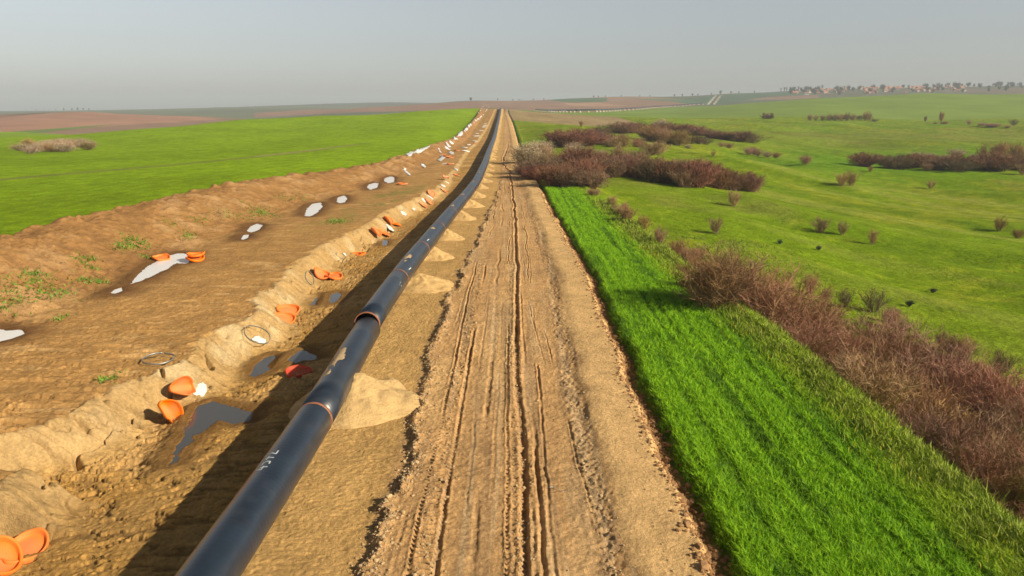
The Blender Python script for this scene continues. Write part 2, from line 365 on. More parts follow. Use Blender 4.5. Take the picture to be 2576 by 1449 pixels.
    def mix(c, m): 
        nonlocal col
        m = np.clip(m, 0, 1)[..., None]; col = col*(1-m)+c*m
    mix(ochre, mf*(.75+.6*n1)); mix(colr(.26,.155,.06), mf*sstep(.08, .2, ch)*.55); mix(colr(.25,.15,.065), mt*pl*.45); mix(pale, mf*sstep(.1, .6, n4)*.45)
    mix(road, mr); mix(pale, mr*sstep(.05, .6, fbm(x/1.2, y/9, 3, 161))*.5)
    mix(colr(.43,.29,.16), mr*sstep(.1, .6, fbm(x/.7, y/12, 3, 165))*.5)
    mix(colr(.36,.225,.115), mr*sstep(.15, .4, fbm(x/.16, y/7, 3, 167))*.5*(1-sh)); mix(colr(.62,.44,.24), mr*sstep(.2, .5, fbm(x/.25, y/9, 3, 168))*.5)
    mix(pale, sstep(r-2.55, r-2.2, x+.25*n1)*(1-sstep(-.1, .3, x-r))*.95)
    mix(colr(.19,.135,.085), mr*np.exp(-((x-(r-2.95)-.25*n1)/.26)**4)*sstep(-.05, .12, .5*noise(y/2.6, 4.4, 170)+.6*n2+.9*n3)*.6*(1-sstep(70,130,y)))
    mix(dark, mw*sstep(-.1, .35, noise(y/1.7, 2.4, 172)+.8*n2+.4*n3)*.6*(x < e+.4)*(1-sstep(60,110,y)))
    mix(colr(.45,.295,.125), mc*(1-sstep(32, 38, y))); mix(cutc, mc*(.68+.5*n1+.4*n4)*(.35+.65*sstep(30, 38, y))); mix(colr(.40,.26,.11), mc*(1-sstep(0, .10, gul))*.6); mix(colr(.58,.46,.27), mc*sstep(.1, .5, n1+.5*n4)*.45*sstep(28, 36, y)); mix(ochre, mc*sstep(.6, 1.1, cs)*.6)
    mix(terr, mt); mix(pale, mt*sstep(.15, .6, fbm(x/2.4, y/.6, 4, 171))*.5)
    mix(colr(.30,.18,.08), mt*sstep(.1, .7, n4)*.4)
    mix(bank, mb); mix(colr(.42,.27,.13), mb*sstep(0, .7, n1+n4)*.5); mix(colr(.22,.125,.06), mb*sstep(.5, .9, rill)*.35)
    # far terrace grown over with thin weeds
    gw = np.exp(-((y-112)/26)**2)*sstep(-7.5, -5.5, x-tt)*(1-sstep(-1.5, 0, x-tt)) + .5*sstep(330, 520, y)*mt
    mix(colr(.20,.20,.05), gw*sstep(-.2, .5, n1+n2*.5)*.8)
    mix(colr(.17,.085,.032), wet*(mb+mt+.0)*.97); mix(colr(.20,.105,.032), wet*mf*.9)
    mix(colr(.20,.125,.07), dk*.45)  # ruts and tread grooves: damp tone with groove shade put into the colour
    mix(colr(.24,.12,.055), np.exp(-((x-r-.35)/.38)**4)*.85)  # step beside the crop: dark soil with its shade put into the colour
    v = 1+.12*n4+.12*n1+.13*n2+.13*n3*fade
    # fields
    g1 = fbm(x/26, y/40, 3, 181); g2 = fbm(x/2.5, y/2.5, 3, 182)
    lf = colr(.22,.345,.008)*(1+.20*g1+.14*g2)[..., None]
    rows = .5+.5*np.sin(2*math.pi*((x-.35*y*0+.9*noise(x/60, y/60, 190))/2.7))
    lf = lf*(1-.10*rows*np.clip(1.3-y/260, 0, 1))[..., None]
    m = ml[..., None]; col = col*(1-m)+lf*m
    mg1 = mg*(1-sstep(-.3, .5, x-wv))
    cc = crop*(1+.25*g2)[..., None]; m = mg1[..., None]; col = col*(1-m)+cc*m
    mg2 = sstep(-.3, .5, x-wv)
    yl = sstep(-.2, .7, g1+.5*g2+.3*n1)[..., None]
    mm = mea*(1-yl)+colr(.245,.28,.018)*yl
    mm = mm*(1+.20*g2+.14*n2*fade)[..., None]
    sk = fbm((x*.89+y*.46)/8, (x*.46-y*.89)/110, 3, 188); skm = (sstep(.12, .5, sk)*sstep(20, 60, x))[..., None]*.5; mm = mm*(1-skm)+colr(.30,.33,.06)*skm; skd = (sstep(.1, .5, -sk)*sstep(20, 60, x))[..., None]*.35; mm = mm*(1-skd)+colr(.10,.20,.008)*skd
    rd = sstep(.25, .8, fbm(x/14, y/22, 3, 185))[..., None]*.35; mm = mm*(1-rd)+colr(.28,.24,.07)*rd
    vl = np.exp(-((y-290-.4*(x-120))/60)**2)*sstep(60, 120, x); vl = (vl*.6)[..., None]; mm = mm*(1-vl)+colr(.12,.29,.012)*vl
    fb = (sstep(330, 470, y)*sstep(60, 120, x)*(1-sstep(430, 560, y-.2*x)))[..., None]*.5; mm = mm*(1-fb)+colr(.21,.22,.05)*fb
    m = mg2[..., None]; col = col*(1-m)+mm*m
    # litter under the scrub in the ditch
    col = col*v[..., None]
    return z, col

# ------------------------------------------------------------------ materials
def new_mat(name):
    m = bpy.data.materials.new(name); m.use_nodes = True; t = m.node_tree; t.nodes.clear()
    o = t.nodes.new('ShaderNodeOutputMaterial'); b = t.nodes.new('ShaderNodeBsdfPrincipled')
    t.links.new(b.outputs[0], o.inputs[0]); return m, t, b
def N(t, ty, **k):
    n = t.nodes.new(ty)
    for a, v in k.items():
        if a in n.inputs: n.inputs[a].default_value = v
        else: setattr(n, a, v)
    return n
def coords(t, sc3=(1, 1, 1)):
    g = t.nodes.new('ShaderNodeTexCoord'); mp = t.nodes.new('ShaderNodeMapping'); mp.inputs['Scale'].default_value = sc3
    t.links.new(g.outputs['Object'], mp.inputs[0]); return mp.outputs[0]
def vary(t, colsock, vec, scale, amt, detail=4):
    """multiply a colour by 1 +- amt of noise"""
    nz = N(t, 'ShaderNodeTexNoise', Scale=scale, Detail=detail, Roughness=.6); t.links.new(vec, nz.inputs['Vector'])
    mr = N(t, 'ShaderNodeMapRange'); mr.inputs['From Min'].default_value = .3; mr.inputs['From Max'].default_value = .7
    mr.inputs['To Min'].default_value = 1-amt; mr.inputs['To Max'].default_value = 1+amt
    t.links.new(nz.outputs[0], mr.inputs[0])
    mx = t.nodes.new('ShaderNodeVectorMath'); mx.operation = 'SCALE'
    t.links.new(colsock, mx.inputs[0]); t.links.new(mr.outputs[0], mx.inputs['Scale']); return mx.outputs[0]
def bump(t, b, vec, specs):
    prev = None
    for scale, dist, det in specs:
        nz = N(t, 'ShaderNodeTexNoise', Scale=scale, Detail=det, Roughness=.62); t.links.new(vec, nz.inputs['Vector'])
        bp = t.nodes.new('ShaderNodeBump'); bp.inputs['Strength'].default_value = 1; bp.inputs['Distance'].default_value = dist
        t.links.new(nz.outputs[0], bp.inputs['Height'])
        if prev: t.links.new(prev, bp.inputs['Normal'])
        prev = bp.outputs[0]
    t.links.new(prev, b.inputs['Normal'])
def ground_mat(name, specs, amt=.12, vs=9.0, rough=.95, sp=.08):
    m, t, b = new_mat(name)
    a = N(t, 'ShaderNodeAttribute', attribute_name='Col'); v = coords(t)
    c = vary(t, a.outputs['Color'], v, vs, amt); c = vary(t, c, v, vs*.13, amt*.7)
    t.links.new(c, b.inputs['Base Color']); b.inputs['Roughness'].default_value = rough
    b.inputs['Specular IOR Level'].default_value = sp
    bump(t, b, v, specs); return m
M = {}
M['soil'] = ground_mat('soil', [(5.0, .08, 8), (26.0, .03, 4)], .20)
M['field'] = ground_mat('field', [(1.3, .30, 7), (7.0, .09, 3)], .24, 3.0, .95, .03)
M['hill'] = ground_mat('hill', [(.05, 1.2, 5)], .08, .02)
def plain(name, c, rough=.8, amt=.1, vs=6.0, bs=None, sp=.3, metal=0):
    m, t, b = new_mat(name); v = coords(t)
    r = t.nodes.new('ShaderNodeRGB'); r.outputs[0].default_value = (*c, 1)
    cs_ = vary(t, r.outputs[0], v, vs, amt)
    if name.startswith('bark') or name.startswith('leaf') or name == 'blossom':      # every plant a little different
        oi = t.nodes.new('ShaderNodeObjectInfo'); h_ = t.nodes.new('ShaderNodeHueSaturation')
        for sock, lo, hi in (('Hue', .485, .525), ('Saturation', .92, 1.18), ('Value', .68, 1.2)):
            ml_ = t.nodes.new('ShaderNodeMath'); ml_.operation = 'MULTIPLY'; ml_.inputs[1].default_value = {'Hue': 7.31, 'Saturation': 3.77, 'Value': 1.0}[sock]; t.links.new(oi.outputs['Random'], ml_.inputs[0])
            fr_ = t.nodes.new('ShaderNodeMath'); fr_.operation = 'FRACT'; t.links.new(ml_.outputs[0], fr_.inputs[0])
            mp_ = t.nodes.new('ShaderNodeMapRange'); mp_.inputs['To Min'].default_value = lo; mp_.inputs['To Max'].default_value = hi; t.links.new(fr_.outputs[0], mp_.inputs[0]); t.links.new(mp_.outputs[0], h_.inputs[sock])
        t.links.new(cs_, h_.inputs['Color']); cs_ = h_.outputs[0]
    t.links.new(cs_, b.inputs['Base Color'])
    b.inputs['Roughness'].default_value = rough; b.inputs['Specular IOR Level'].default_value = sp; b.inputs['Metallic'].default_value = metal
    if bs: bump(t, b, v, bs)
    M[name] = m; return m
plain('heap', (.58, .395, .18), .95, .18, 5, [(4, .14, 6), (22, .05, 4)], .1)
plain('heap_far', (.57, .375, .16), .95, .18, 5, [(4, .12, 6)], .1)
plain('pale_heap', (.50, .45, .36), .95, .08, 1, None, .1)
plain('stone', (.50, .36, .20), .9, .25, 3, None, .15)
plain('clod', (.33, .19, .09), .95, .2, 3, None, .1)
plain('orange', (.90, .20, .015), .38, .10, 2.5, None, .5)
plain('red', (.55, .05, .02), .40, .10, 2.5, None, .5)
plain('orange_dusty', (.66, .25, .10), .55, .25, 2.5, None, .4)
plain('steel', (.30, .31, .29), .45, .15, 4, None, .5, .6)
plain('white_cloth', (.74, .74, .72), .85, .06, 3, [(4, .04, 4)], .2)
plain('sheet', (.74, .76, .78), .55, .06, 1.5, [(1.2, .08, 4)], .4)
plain('chalk', (.70, .75, .74), .8, .05, 10)
plain('mud', (.58, .42, .24), .9, .15, 8, [(20, .01, 4)], .1)
plain('rust', (.30, .12, .06), .55, .25, 8, None, .4)
plain('bark_deep', (.25, .135, .095), .9, .2, 5, None, .05)
plain('bark', (.34, .195, .13), .9, .2, 5, None, .1)
plain('bark_grey', (.34, .235, .15), .9, .2, 5, None, .1)
plain('bark_ochre', (.38, .26, .13), .9, .2, 5, None, .1)
plain('bark_dark', (.15, .11, .07), .9, .2, 5, None, .1)
plain('blossom', (.66, .62, .46), .9, .15, 5, None, .1)
plain('leaf_dark', (.055, .075, .045), .8, .2, 5, None, .2)
plain('leaf_olive', (.16, .17, .05), .8, .2, 5, None, .2)
plain('weed', (.12, .24, .02), .7, .25, 5, None, .2)
plain('roof_tile', (.42, .19, .12), .85, .15, 1, None, .2)
plain('house_wall', (.40, .33, .26), .9, .1, 1, None, .2)
plain('house_white', (.78, .74, .62), .9, .1, 1, None, .2)
plain('window_dark', (.05, .05, .06), .3, .1, 1, None, .5)
plain('flower', (.55, .50, .03), .8, .1, 5, None, .2)

for nm, c in (('orange', (.95, .21, .012)), ('red', (.55, .05, .02))):
    m, t, b = new_mat(nm); g = t.nodes.new('ShaderNodeTexCoord'); M[nm] = m
    ln = t.nodes.new('ShaderNodeVectorMath'); ln.operation = 'LENGTH'
    mp = t.nodes.new('ShaderNodeMapping'); mp.inputs['Scale'].default_value = (1, 1, .3); t.links.new(g.outputs['Object'], mp.inputs[0]); t.links.new(mp.outputs[0], ln.inputs[0])
    nz = N(t, 'ShaderNodeTexNoise', Scale=2.2, Detail=5); t.links.new(g.outputs['Object'], nz.inputs['Vector'])
    ad = t.nodes.new('ShaderNodeMath'); ad.operation = 'MULTIPLY_ADD'; ad.inputs[1].default_value = .9; t.links.new(nz.outputs[0], ad.inputs[0]); t.links.new(ln.outputs['Value'], ad.inputs[2])
    rm = N(t, 'ShaderNodeMapRange'); rm.inputs['From Min'].default_value = .78; rm.inputs['From Max'].default_value = 1.1; rm.inputs['To Min'].default_value = .45; rm.inputs['To Max'].default_value = .04
    t.links.new(ad.outputs[0], rm.inputs[0])
    mx = t.nodes.new('ShaderNodeMix'); mx.data_type = 'RGBA'; t.links.new(rm.outputs[0], mx.inputs[0]); mx.inputs[6].default_value = (*c, 1); mx.inputs[7].default_value = (.50, .27, .13, 1)
    oi = t.nodes.new('ShaderNodeObjectInfo'); h_ = t.nodes.new('ShaderNodeHueSaturation'); mp_ = t.nodes.new('ShaderNodeMapRange')
    mp_.inputs['To Min'].default_value = .95; mp_.inputs['To Max'].default_value = 1.03; t.links.new(oi.outputs['Random'], mp_.inputs[0]); t.links.new(mp_.outputs[0], h_.inputs['Saturation'])
    t.links.new(mx.outputs[2], h_.inputs['Color']); t.links.new(h_.outputs[0], b.inputs['Base Color']); b.inputs['Roughness'].default_value = .55; b.inputs['Specular IOR Level'].default_value = .35

def pipe_mat():
    m, t, b = new_mat('pipe_coating'); v = coords(t)
    r = t.nodes.new('ShaderNodeRGB'); r.outputs[0].default_value = (.013, .022, .038, 1)
    c = vary(t, r.outputs[0], v, 1.5, .25)
    # dust film
    nz = N(t, 'ShaderNodeTexNoise', Scale=.9, Detail=7, Roughness=.7); t.links.new(v, nz.inputs['Vector'])
    rm = N(t, 'ShaderNodeMapRange'); rm.inputs['From Min'].default_value = .48; rm.inputs['From Max'].default_value = .8
    rm.inputs['To Max'].default_value = .12; t.links.new(nz.outputs[0], rm.inputs[0])
    mx = t.nodes.new('ShaderNodeMix'); mx.data_type = 'RGBA'; t.links.new(rm.outputs[0], mx.inputs[0]); t.links.new(c, mx.inputs[6]); mx.inputs[7].default_value = (.22, .18, .13, 1)
    t.links.new(mx.outputs[2], b.inputs['Base Color'])
    b.inputs['Roughness'].default_value = .33; b.inputs['Specular IOR Level'].default_value = .85
    wv = N(t, 'ShaderNodeTexWave', Scale=1.35, Distortion=.4, Detail=1); wv.bands_direction = 'Y'
    t.links.new(v, wv.inputs['Vector'])
    bp = t.nodes.new('ShaderNodeBump'); bp.inputs['Strength'].default_value = .3; bp.inputs['Distance'].default_value = .004
    t.links.new(wv.outputs['Fac'], bp.inputs['Height']); t.links.new(bp.outputs[0], b.inputs['Normal'])
    return m
M['pipe'] = pipe_mat()
def water_mat(name, c, rough):
    m, t, b = new_mat(name); v = coords(t)
    b.inputs['Base Color'].default_value = (*c, 1); b.inputs['Roughness'].default_value = rough; b.inputs['IOR'].default_value = 1.33
    bump(t, b, v, [(5, .004, 2)]); return m
M['water_dark'] = water_mat('water_dark', (.085, .085, .085), .06)
M['water_pale'] = water_mat('water_pale', (.86, .87, .88), .22)
def attr_leaf(name, rough=.6, trans=.25):
    m, t, b = new_mat(name)
    a = N(t, 'ShaderNodeAttribute', attribute_name='Col'); t.links.new(a.outputs['Color'], b.inputs['Base Color'])
    b.inputs['Roughness'].default_value = rough; b.inputs['Specular IOR Level'].default_value = .25
    return m
M['blade'] = attr_leaf('blade')

# ------------------------------------------------------------------ ground sheets
rows = [13.0]
while rows[-1] < 762:
    y = rows[-1]; px = (y*y+169)/(13*790)
    rows.append(y + min(max(.5*px, .038), max(.0055*y, .3)))
Y = np.array(rows); NR = len(Y)
def section(xa, xb, n, pw=1.0, skip=1, y0=None):
    """one strip of ground between two lines; rows shared so that strips meet exactly"""
    yy = Y if y0 is None else Y[Y >= y0]
    s = np.linspace(0, 1, n)**pw
    a = xa(yy)[:, None]; b = xb(yy)[:, None]
    X = a+(b-a)*s[None, :]; YY = np.repeat(yy[:, None], n, 1)
    return X, YY
# land patches beyond the strip, as outlines in the surveyed picture, laid on the ground they fall on
PATCH = [ # outline, colour, nearest y, farthest y
 ([(1262,270),(1290,274),(1400,281),(1480,282),(1560,296),(1610,312),(1500,318),(1400,312),(1285,302),(1280,290)], (.33,.25,.13), 380, 1400),
 ([(0,449),(200,432),(420,414),(640,393),(800,376),(930,358),(932,360),(800,379),(640,397),(420,418),(200,437),(0,455)], (.20,.24,.04), 90, 500),
 ([(640,392),(760,379),(900,362),(902,364),(762,383),(642,396)], (.30,.30,.09), 90, 500),
]
def patch_cols(x, y, z, col, patches):
    U, V = proj(x, y, z)
    for poly, c, ya, yb in patches:
        xs = [p[0] for p in poly]; ys = [p[1] for p in poly]
        m = (U > min(xs)-6) & (U < max(xs)+6) & (V > min(ys)-4) & (V < max(ys)+4) & (y > ya) & (y < yb)
        if not m.any(): continue
        d = pdist(U[m], V[m], poly)
        wgt = (1-sstep(-1.2, .8, d))[..., None]
        sub = col[m]; lum = (sub.mean(-1, keepdims=True)/max(sub.mean(), 1e-4))
        col[m] = sub*(1-wgt)+np.array(c, np.float32)*(.6+.4*lum)*wgt
    return col

def sheet(name, X, YY, mat, label):
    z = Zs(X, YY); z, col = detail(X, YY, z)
    col = patch_cols(X, YY, z, col, PATCH)
    V = np.stack([X, YY, z], -1).reshape(-1, 3)
    o = mesh_obj(name, V, quads(*X.shape), mat, col=np.clip(col.reshape(-1, 3), 0.005, 1))
    tag(o, label, None, None, 'structure'); return o
f_lim_l = lambda y: -(0.90*y+35); f_lim_r = lambda y: 0.90*y+35
X, YY = section(lambda y: xL(y), lambda y: np.minimum(f_lim_l(y), xL(y)-5), 330, 1.7, y0=34)
X = X[:, ::-1]; sheet('crop_field', X, YY, M['field'], 'bright green crop field left of the brown bank')
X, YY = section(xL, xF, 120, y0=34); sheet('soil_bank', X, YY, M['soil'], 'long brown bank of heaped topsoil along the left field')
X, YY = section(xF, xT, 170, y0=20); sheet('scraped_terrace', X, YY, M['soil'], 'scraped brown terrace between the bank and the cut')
X1, Y1 = section(xT, lambda y: xT(y)+cutw(y)+.9, 120); X2, Y2 = section(lambda y: xT(y)+cutw(y)+.9, xR, 640)
X = np.concatenate([X1[:, :-1], X2], 1); YY = np.concatenate([Y1[:, :-1], Y2], 1)
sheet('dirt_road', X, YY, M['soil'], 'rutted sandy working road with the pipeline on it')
X, YY = section(xR, xW, 110); sheet('crop_strip', X, YY, M['field'], 'strip of soil under the green crop right of the road')
X, YY = section(xW, lambda y: np.maximum(f_lim_r(y), xW(y)+5), 420, 1.6); sheet('meadow', X, YY, M['field'], 'rolling green meadow right of the road')
# the hills beyond
yy = np.geomspace(752, 9000, 330); aa = np.linspace(-.98, .98, 900)
YH = np.repeat(yy[:, None], 900, 1); XH = aa[None, :]*(yy[:, None]+35)
ZH = T(XH, YH)-.35*(1-sstep(752, 800, YH)) + 1.2*fbm(XH/90, YH/120, 3, 201)*sstep(900, 1500, YH)
HP = [
 # left brown hill, green stripes
 ([(-300,300),(0,291),(130,281),(240,275),(300,273),(400,276),(405,281),(250,280),(130,285),(0,297)], (.07,.085,.05), 760, 2200),
 ([(-400,300),(-200,296),(0,292),(60,288),(130,283),(220,280),(330,281),(420,285),(470,289),(540,296),(560,300),(300,316),(0,334),(-400,350)], (.36,.20,.135), 760, 1650),
 ([(-200,340),(0,333),(230,316),(300,312),(180,326),(0,345)], (.16,.22,.06), 500, 1200),
 ([(640,284),(800,274),(1000,266),(1190,254),(1230,262),(1215,276),(900,282),(640,296)], (.31,.18,.12), 1000, 2600),
 ([(1190,248),(1300,246),(1450,243),(1620,243),(1720,250),(1780,261),(1740,265.5),(1640,273),(1560,279),(1450,283),(1290,276),(1225,271)], (.31,.19,.13), 960, 3600),
 ([(1370,247),(1530,246),(1525,256),(1440,258),(1390,254)], (.09,.16,.08), 1700, 2800),
 ([(1415,259),(1500,258),(1580,266),(1500,269),(1430,265)], (.42,.26,.17), 1300, 2500),
 ([(1420,276),(1580,272),(1560,277),(1440,281)], (.20,.25,.07), 1050, 1700),
 ([(1560,247),(1700,250),(1800,240),(1900,233),(2010,226),(2060,238),(1960,251),(1800,263),(1740,263),(1690,256)], (.09,.15,.085), 1450, 3600),
 ([(1778,263),(1784,263),(1803,240),(1799,240)], (.60,.58,.52), 1450, 3600), ([(1786,263),(1792,263),(1809,240),(1804,240)], (.10,.09,.06), 1450, 3600), ([(1793,263),(1798,263),(1815,240),(1811,240)], (.62,.52,.40), 1450, 3600),
 ([(1870,252),(1940,243),(2060,238),(2060,246),(1990,250)], (.26,.16,.11), 1500, 3000),
 ([(2300,228),(2576,220),(2700,224),(2700,240),(2450,234)], (.17,.14,.09), 1500, 3400),
]
colH = np.empty(XH.shape+(3,), np.float32)
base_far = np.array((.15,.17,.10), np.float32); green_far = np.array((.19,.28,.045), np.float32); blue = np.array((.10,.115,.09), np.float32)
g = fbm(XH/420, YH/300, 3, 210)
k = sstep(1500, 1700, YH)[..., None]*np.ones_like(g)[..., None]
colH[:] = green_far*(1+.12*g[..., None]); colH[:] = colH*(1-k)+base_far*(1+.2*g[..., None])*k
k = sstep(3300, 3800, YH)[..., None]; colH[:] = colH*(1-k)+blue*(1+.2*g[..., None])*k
k = (sstep(380, 480, XH)*sstep(1450, 1500, YH))[..., None]; colH[:] = colH*(1-k)+np.array((.12,.125,.075), np.float32)*k
k = (1-sstep(-60, 20, XH))*(1-sstep(1500, 1700, YH)); k = k[..., None]; colH[:] = colH*(1-k)+np.array((.27,.175,.12), np.float32)*k
colH = patch_cols(XH, YH, ZH, colH, HP)
colH *= (1+.15*fbm(XH/40, YH/60, 3, 215))[..., None]
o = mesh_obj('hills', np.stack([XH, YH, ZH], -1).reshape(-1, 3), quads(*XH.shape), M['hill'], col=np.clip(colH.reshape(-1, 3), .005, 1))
tag(o, 'brown and green farmed hills on the skyline', None, None, 'structure')

def ZF(x, y):
    x = np.asarray(x, float); y = np.asarray(y, float)
    return T(x, y)-.35*(1-sstep(752, 800, y)) + 1.2*fbm(x/90, y/120, 3, 201)*sstep(900, 1500, y)

def G(x, y):
    """ground with its relief at a point"""
    xa = np.atleast_1d(np.asarray(x, float)); ya = np.atleast_1d(np.asarray(y, float))
    z = Zs(xa, ya)
    z2, _ = detail(xa.copy(), ya.copy(), z.copy()); z = np.where(ya < 760, z2, z)
    return z if np.ndim(x) else float(z[0])

# ------------------------------------------------------------------ pipeline
PR = .71
def zax(y, front=False): return zc(y)+1.25-(.16 if front else 0.0)
def ppt(y, front=False):
    return np.array([float(xP(y))+(.10 if front else 0.0), y, float(zax(y, front))])
def frame(y, front=False):
    d = ppt(y+.2, front)-ppt(y-.2, front); d /= np.linalg.norm(d)
    r = np.cross(d, [0, 0, 1]); r /= np.linalg.norm(r); return ppt(y, front), d, r, np.cross(r, d)
def tube(y0, y1, rad, front=False, seg=48, inner=None, n=None, closed=False):
    n = n or max(2, int((y1-y0)/3)+1); V = []; F = []
    th = np.linspace(0, 2*math.pi, seg, endpoint=False)
    prof = [(y, rad) for y in np.linspace(y0, y1, n)]
    if inner: prof = [(y, inner) for y in np.linspace(min(y0+2.5, y1), y0, 4)] + prof + [(y, inner) for y in np.linspace(y1, max(y1-2.5, y0), 4)]
    for y, r in prof:
        p, d, rr, u = frame(y, front)
        V.append(p+r*(np.cos(th)[:, None]*u+np.sin(th)[:, None]*rr))
    V = np.concatenate(V)
    for i in range(len(prof)-1):
        for j in range(seg):
            a = i*seg+j; b = i*seg+(j+1) % seg; F.append((a, b, b+seg, a+seg))
    return V, np.array(F)
def oncyl(y, th, front=False, off=.004):
    p, d, rr, u = frame(y, front); return p+(PR+off)*(math.cos(th)*u+math.sin(th)*rr)
def stroke(pts, wdt, front):
    """a painted line on the pipe: pts are (y, angle) pairs"""
    V = []; F = []
    for i, (y, th) in enumerate(pts):
        a = pts[max(i-1, 0)]; b = pts[min(i+1, len(pts)-1)]
        dy = b[0]-a[0]; dt = (b[1]-a[1])*PR; L = math.hypot(dy, dt) or 1
        ny, ntt = -dt/L*wdt/2, dy/L*wdt/2/PR
        V += [oncyl(y+ny, th+ntt, front), oncyl(y-ny, th-ntt, front)]
        if i: k = 2*i; F.append((k-2, k-1, k+1, k))
    return V, F
def strokes(name, lines, wdt, front, mat, parent):
    V = []; F = []
    for l in lines:
        v, f = stroke(l, wdt, front); F += [tuple(q+len(V) for q in ff) for ff in f]; V += v
    return mesh_obj(name, V, F, mat, parent)
def mudpatch(yc, tc, ly, lt, front, parent, seed):
    ny, ntt = 26, 18; V = []; idx = {}; F = []
    for i in range(ny):
        for j in range(ntt):
            a = (i/(ny-1)-.5)*2; b = (j/(ntt-1)-.5)*2
            r = math.hypot(a, b)+.45*float(noise(a*2.2, b*2.2, seed))+.15*float(noise(a*7, b*7, seed+1))
            if r < .85:
                idx[(i, j)] = len(V); V.append(oncyl(yc+a*ly, tc+b*lt, front, .006+.02*max(0, .8-r)))
    for i in range(ny-1):
        for j in range(ntt-1):
            q = [(i, j), (i+1, j), (i+1, j+1), (i, j+1)]
            if all(k in idx for k in q): F.append([idx[k] for k in q])
    if F:
        mesh_obj('mud_patch', V, F, M['mud'], parent)
def string(y0, y1, joints, front, label):
    e = empty('pipeline', (0, 0, 0)); tag(e, label, 'pipeline', 'steel pipeline strings')
    e.location = Vector(ppt(y0 if y0 > 20 else 20, front)); off = -e.location
    js = [y0]+joints+[y1]
    kids = []
    for i in range(len(js)-1):
        inn = PR-.03 if (i == 0 and not front) or (i == len(js)-2) else None
        V, F = tube(js[i], js[i+1], PR, front, 56 if js[i] < 90 else 28, inn, 6 if inn else None)
        kids.append(mesh_obj('pipe_section', V, F, M['pipe'], e))
    for y in joints:
        V, F = tube(y-.09, y+.09, PR+.012, front, 56 if y < 90 else 28, PR-.01, 2)
        kids.append(mesh_obj('weld_band', V, F, M['rust'], e))
    return e, kids, off
JN = [28.9]
ef, kf, off1 = string(5.0, 41.8, [16.6]+JN, True, 'front length of black pipeline numbered in white chalk, nearest the camera')
# chalk numbers: glyphs in a unit box, x along the pipe, y towards its left side
GL = {'4': [[(.55, 1), (.05, .35), (.85, .35)], [(.6, .6), (.6, 0)]], '5': [[(.8, 1), (.25, 1), (.2, .58), (.55, .62), (.8, .38), (.65, .08), (.15, .05)]],
      '7': [[(.1, 1), (.8, 1), (.4, 0)], [(.15, .55), (.95, .5)]], '2': [[(.12, .8), (.4, 1), (.72, .8), (.55, .45), (.12, .05), (.9, .05)]]}
LN = []; y0n = 23.1
for ch in '4572':
    for l in GL[ch]:
        pts = []
        for (a, b), (c, d) in zip(l[:-1], l[1:]):
            for k in range(4): pts.append((a+(c-a)*k/4, b+(d-b)*k/4))
        pts.append(l[-1]); LN.append([(y0n+px_*.34, math.radians(-19)-(py_-.5)*.44/PR) for px_, py_ in pts])
    y0n += .37
y0n = y0n
kf.append(strokes('chalk_number', LN, .05, True, M['chalk'], ef))
n0 = len(C.objects)
for a in [(34.6, -.30, 1.7, .50, 3), (32.6, -.25, .5, .3, 5)]: mudpatch(a[0], a[1], a[2], a[3], True, ef, a[4])
EY = [43.9]
jl = [42.2+11.8*k for k in range(1, 60)]
eb, kb, off2 = string(42.2, 752.0, [j for j in jl if j < 745], False, 'long black pipeline running from its open end to the skyline')
V, F = tube(42.1, 42.26, PR+.028, False, 56, PR-.035, 2); mesh_obj('end_ring', V, F, M['rust'], eb)
for yy_, tt_, ly, lt, s_ in [(58.8, -.05, 1.0, .38, 11), (57.2, .0, .4, .2, 12), (73.5, .0, .8, .4, 13), (91, -.05, .8, .4, 14), (103, -.05, .9, .4, 15), (121, 0, .8, .3, 16), (139, 0, .8, .3, 17), (160, 0, .8, .3, 18), (183, 0, .8, .3, 19)]:
    mudpatch(yy_, tt_, ly, lt, False, eb, s_)
LN = [[(50.6+.16*k+(.16 if j % 2 else 0), .95+.30*(j % 2)) for j in range(2)] for k in range(3)] + [[(51.3-.16*k, .92), (50.9-.16*k, 1.28)] for k in range(2)]
strokes('chalk_mark', LN, .03, False, M['chalk'], eb)
strokes('chalk_tick', [[(66.9, .55), (67.9, .62)], [(55.3, .9), (56.2, .98)]], .05, False, M['chalk'], eb)
for e_, of in ((ef, off1), (eb, off2)):
    for k in [o for o in C.objects if o.parent == e_]: k.location = of

# ------------------------------------------------------------------ soil heaps under the pipe
def heap_mesh(seed, n=56, rings=30):
    V = [(0, 0, 1.0)]; F = []
    for r in range(1, rings+1):
        t = r/rings
        for k in range(n):
            a = 2*math.pi*k/n; ca, sa = math.cos(a), math.sin(a)
            rr = t*(1+.16*float(noise(ca*1.3+seed, sa*1.3, seed)))
            q = max(0.0, (1-t*(1-.18*float(noise(ca*2.6+seed, sa*2.6, seed+9)))))
            h = q if q > .0 else 0.0; h = min(h, .80+.2*h)
            h = h + (.16*float(fbm(ca*t*2.4+seed, sa*t*2.4, 3, seed+5))+.05*float(noise(ca*t*11, sa*t*11, seed+6)))*min(1, 4*(1-t))*min(1, 5*t)
            if t > .97: h -= .12
            V.append((ca*rr, sa*rr, h))
    me_F4 = []
    for r in range(rings-1):
        for k in range(n):
            a = 1+r*n+k; b = 1+r*n+(k+1) % n; me_F4.append((a, a+n, b+n, b))
    for k in range(n): me_F4.append((0, 1+k, 1+(k+1) % n, 1+(k+1) % n))
    V = np.array(V, np.float32)
    # cap triangles: give the top its own quads instead of degenerate faces
    me_F4 = [f for f in me_F4 if len(set(f)) == 4]
    V[1:1+n] = V[1:1+n]*[0.02, 0.02, 1]+[0, 0, 0]; V[1:1+n, 2] = V[1:1+n, 2].mean()
    return V, np.array(me_F4)
HM = []
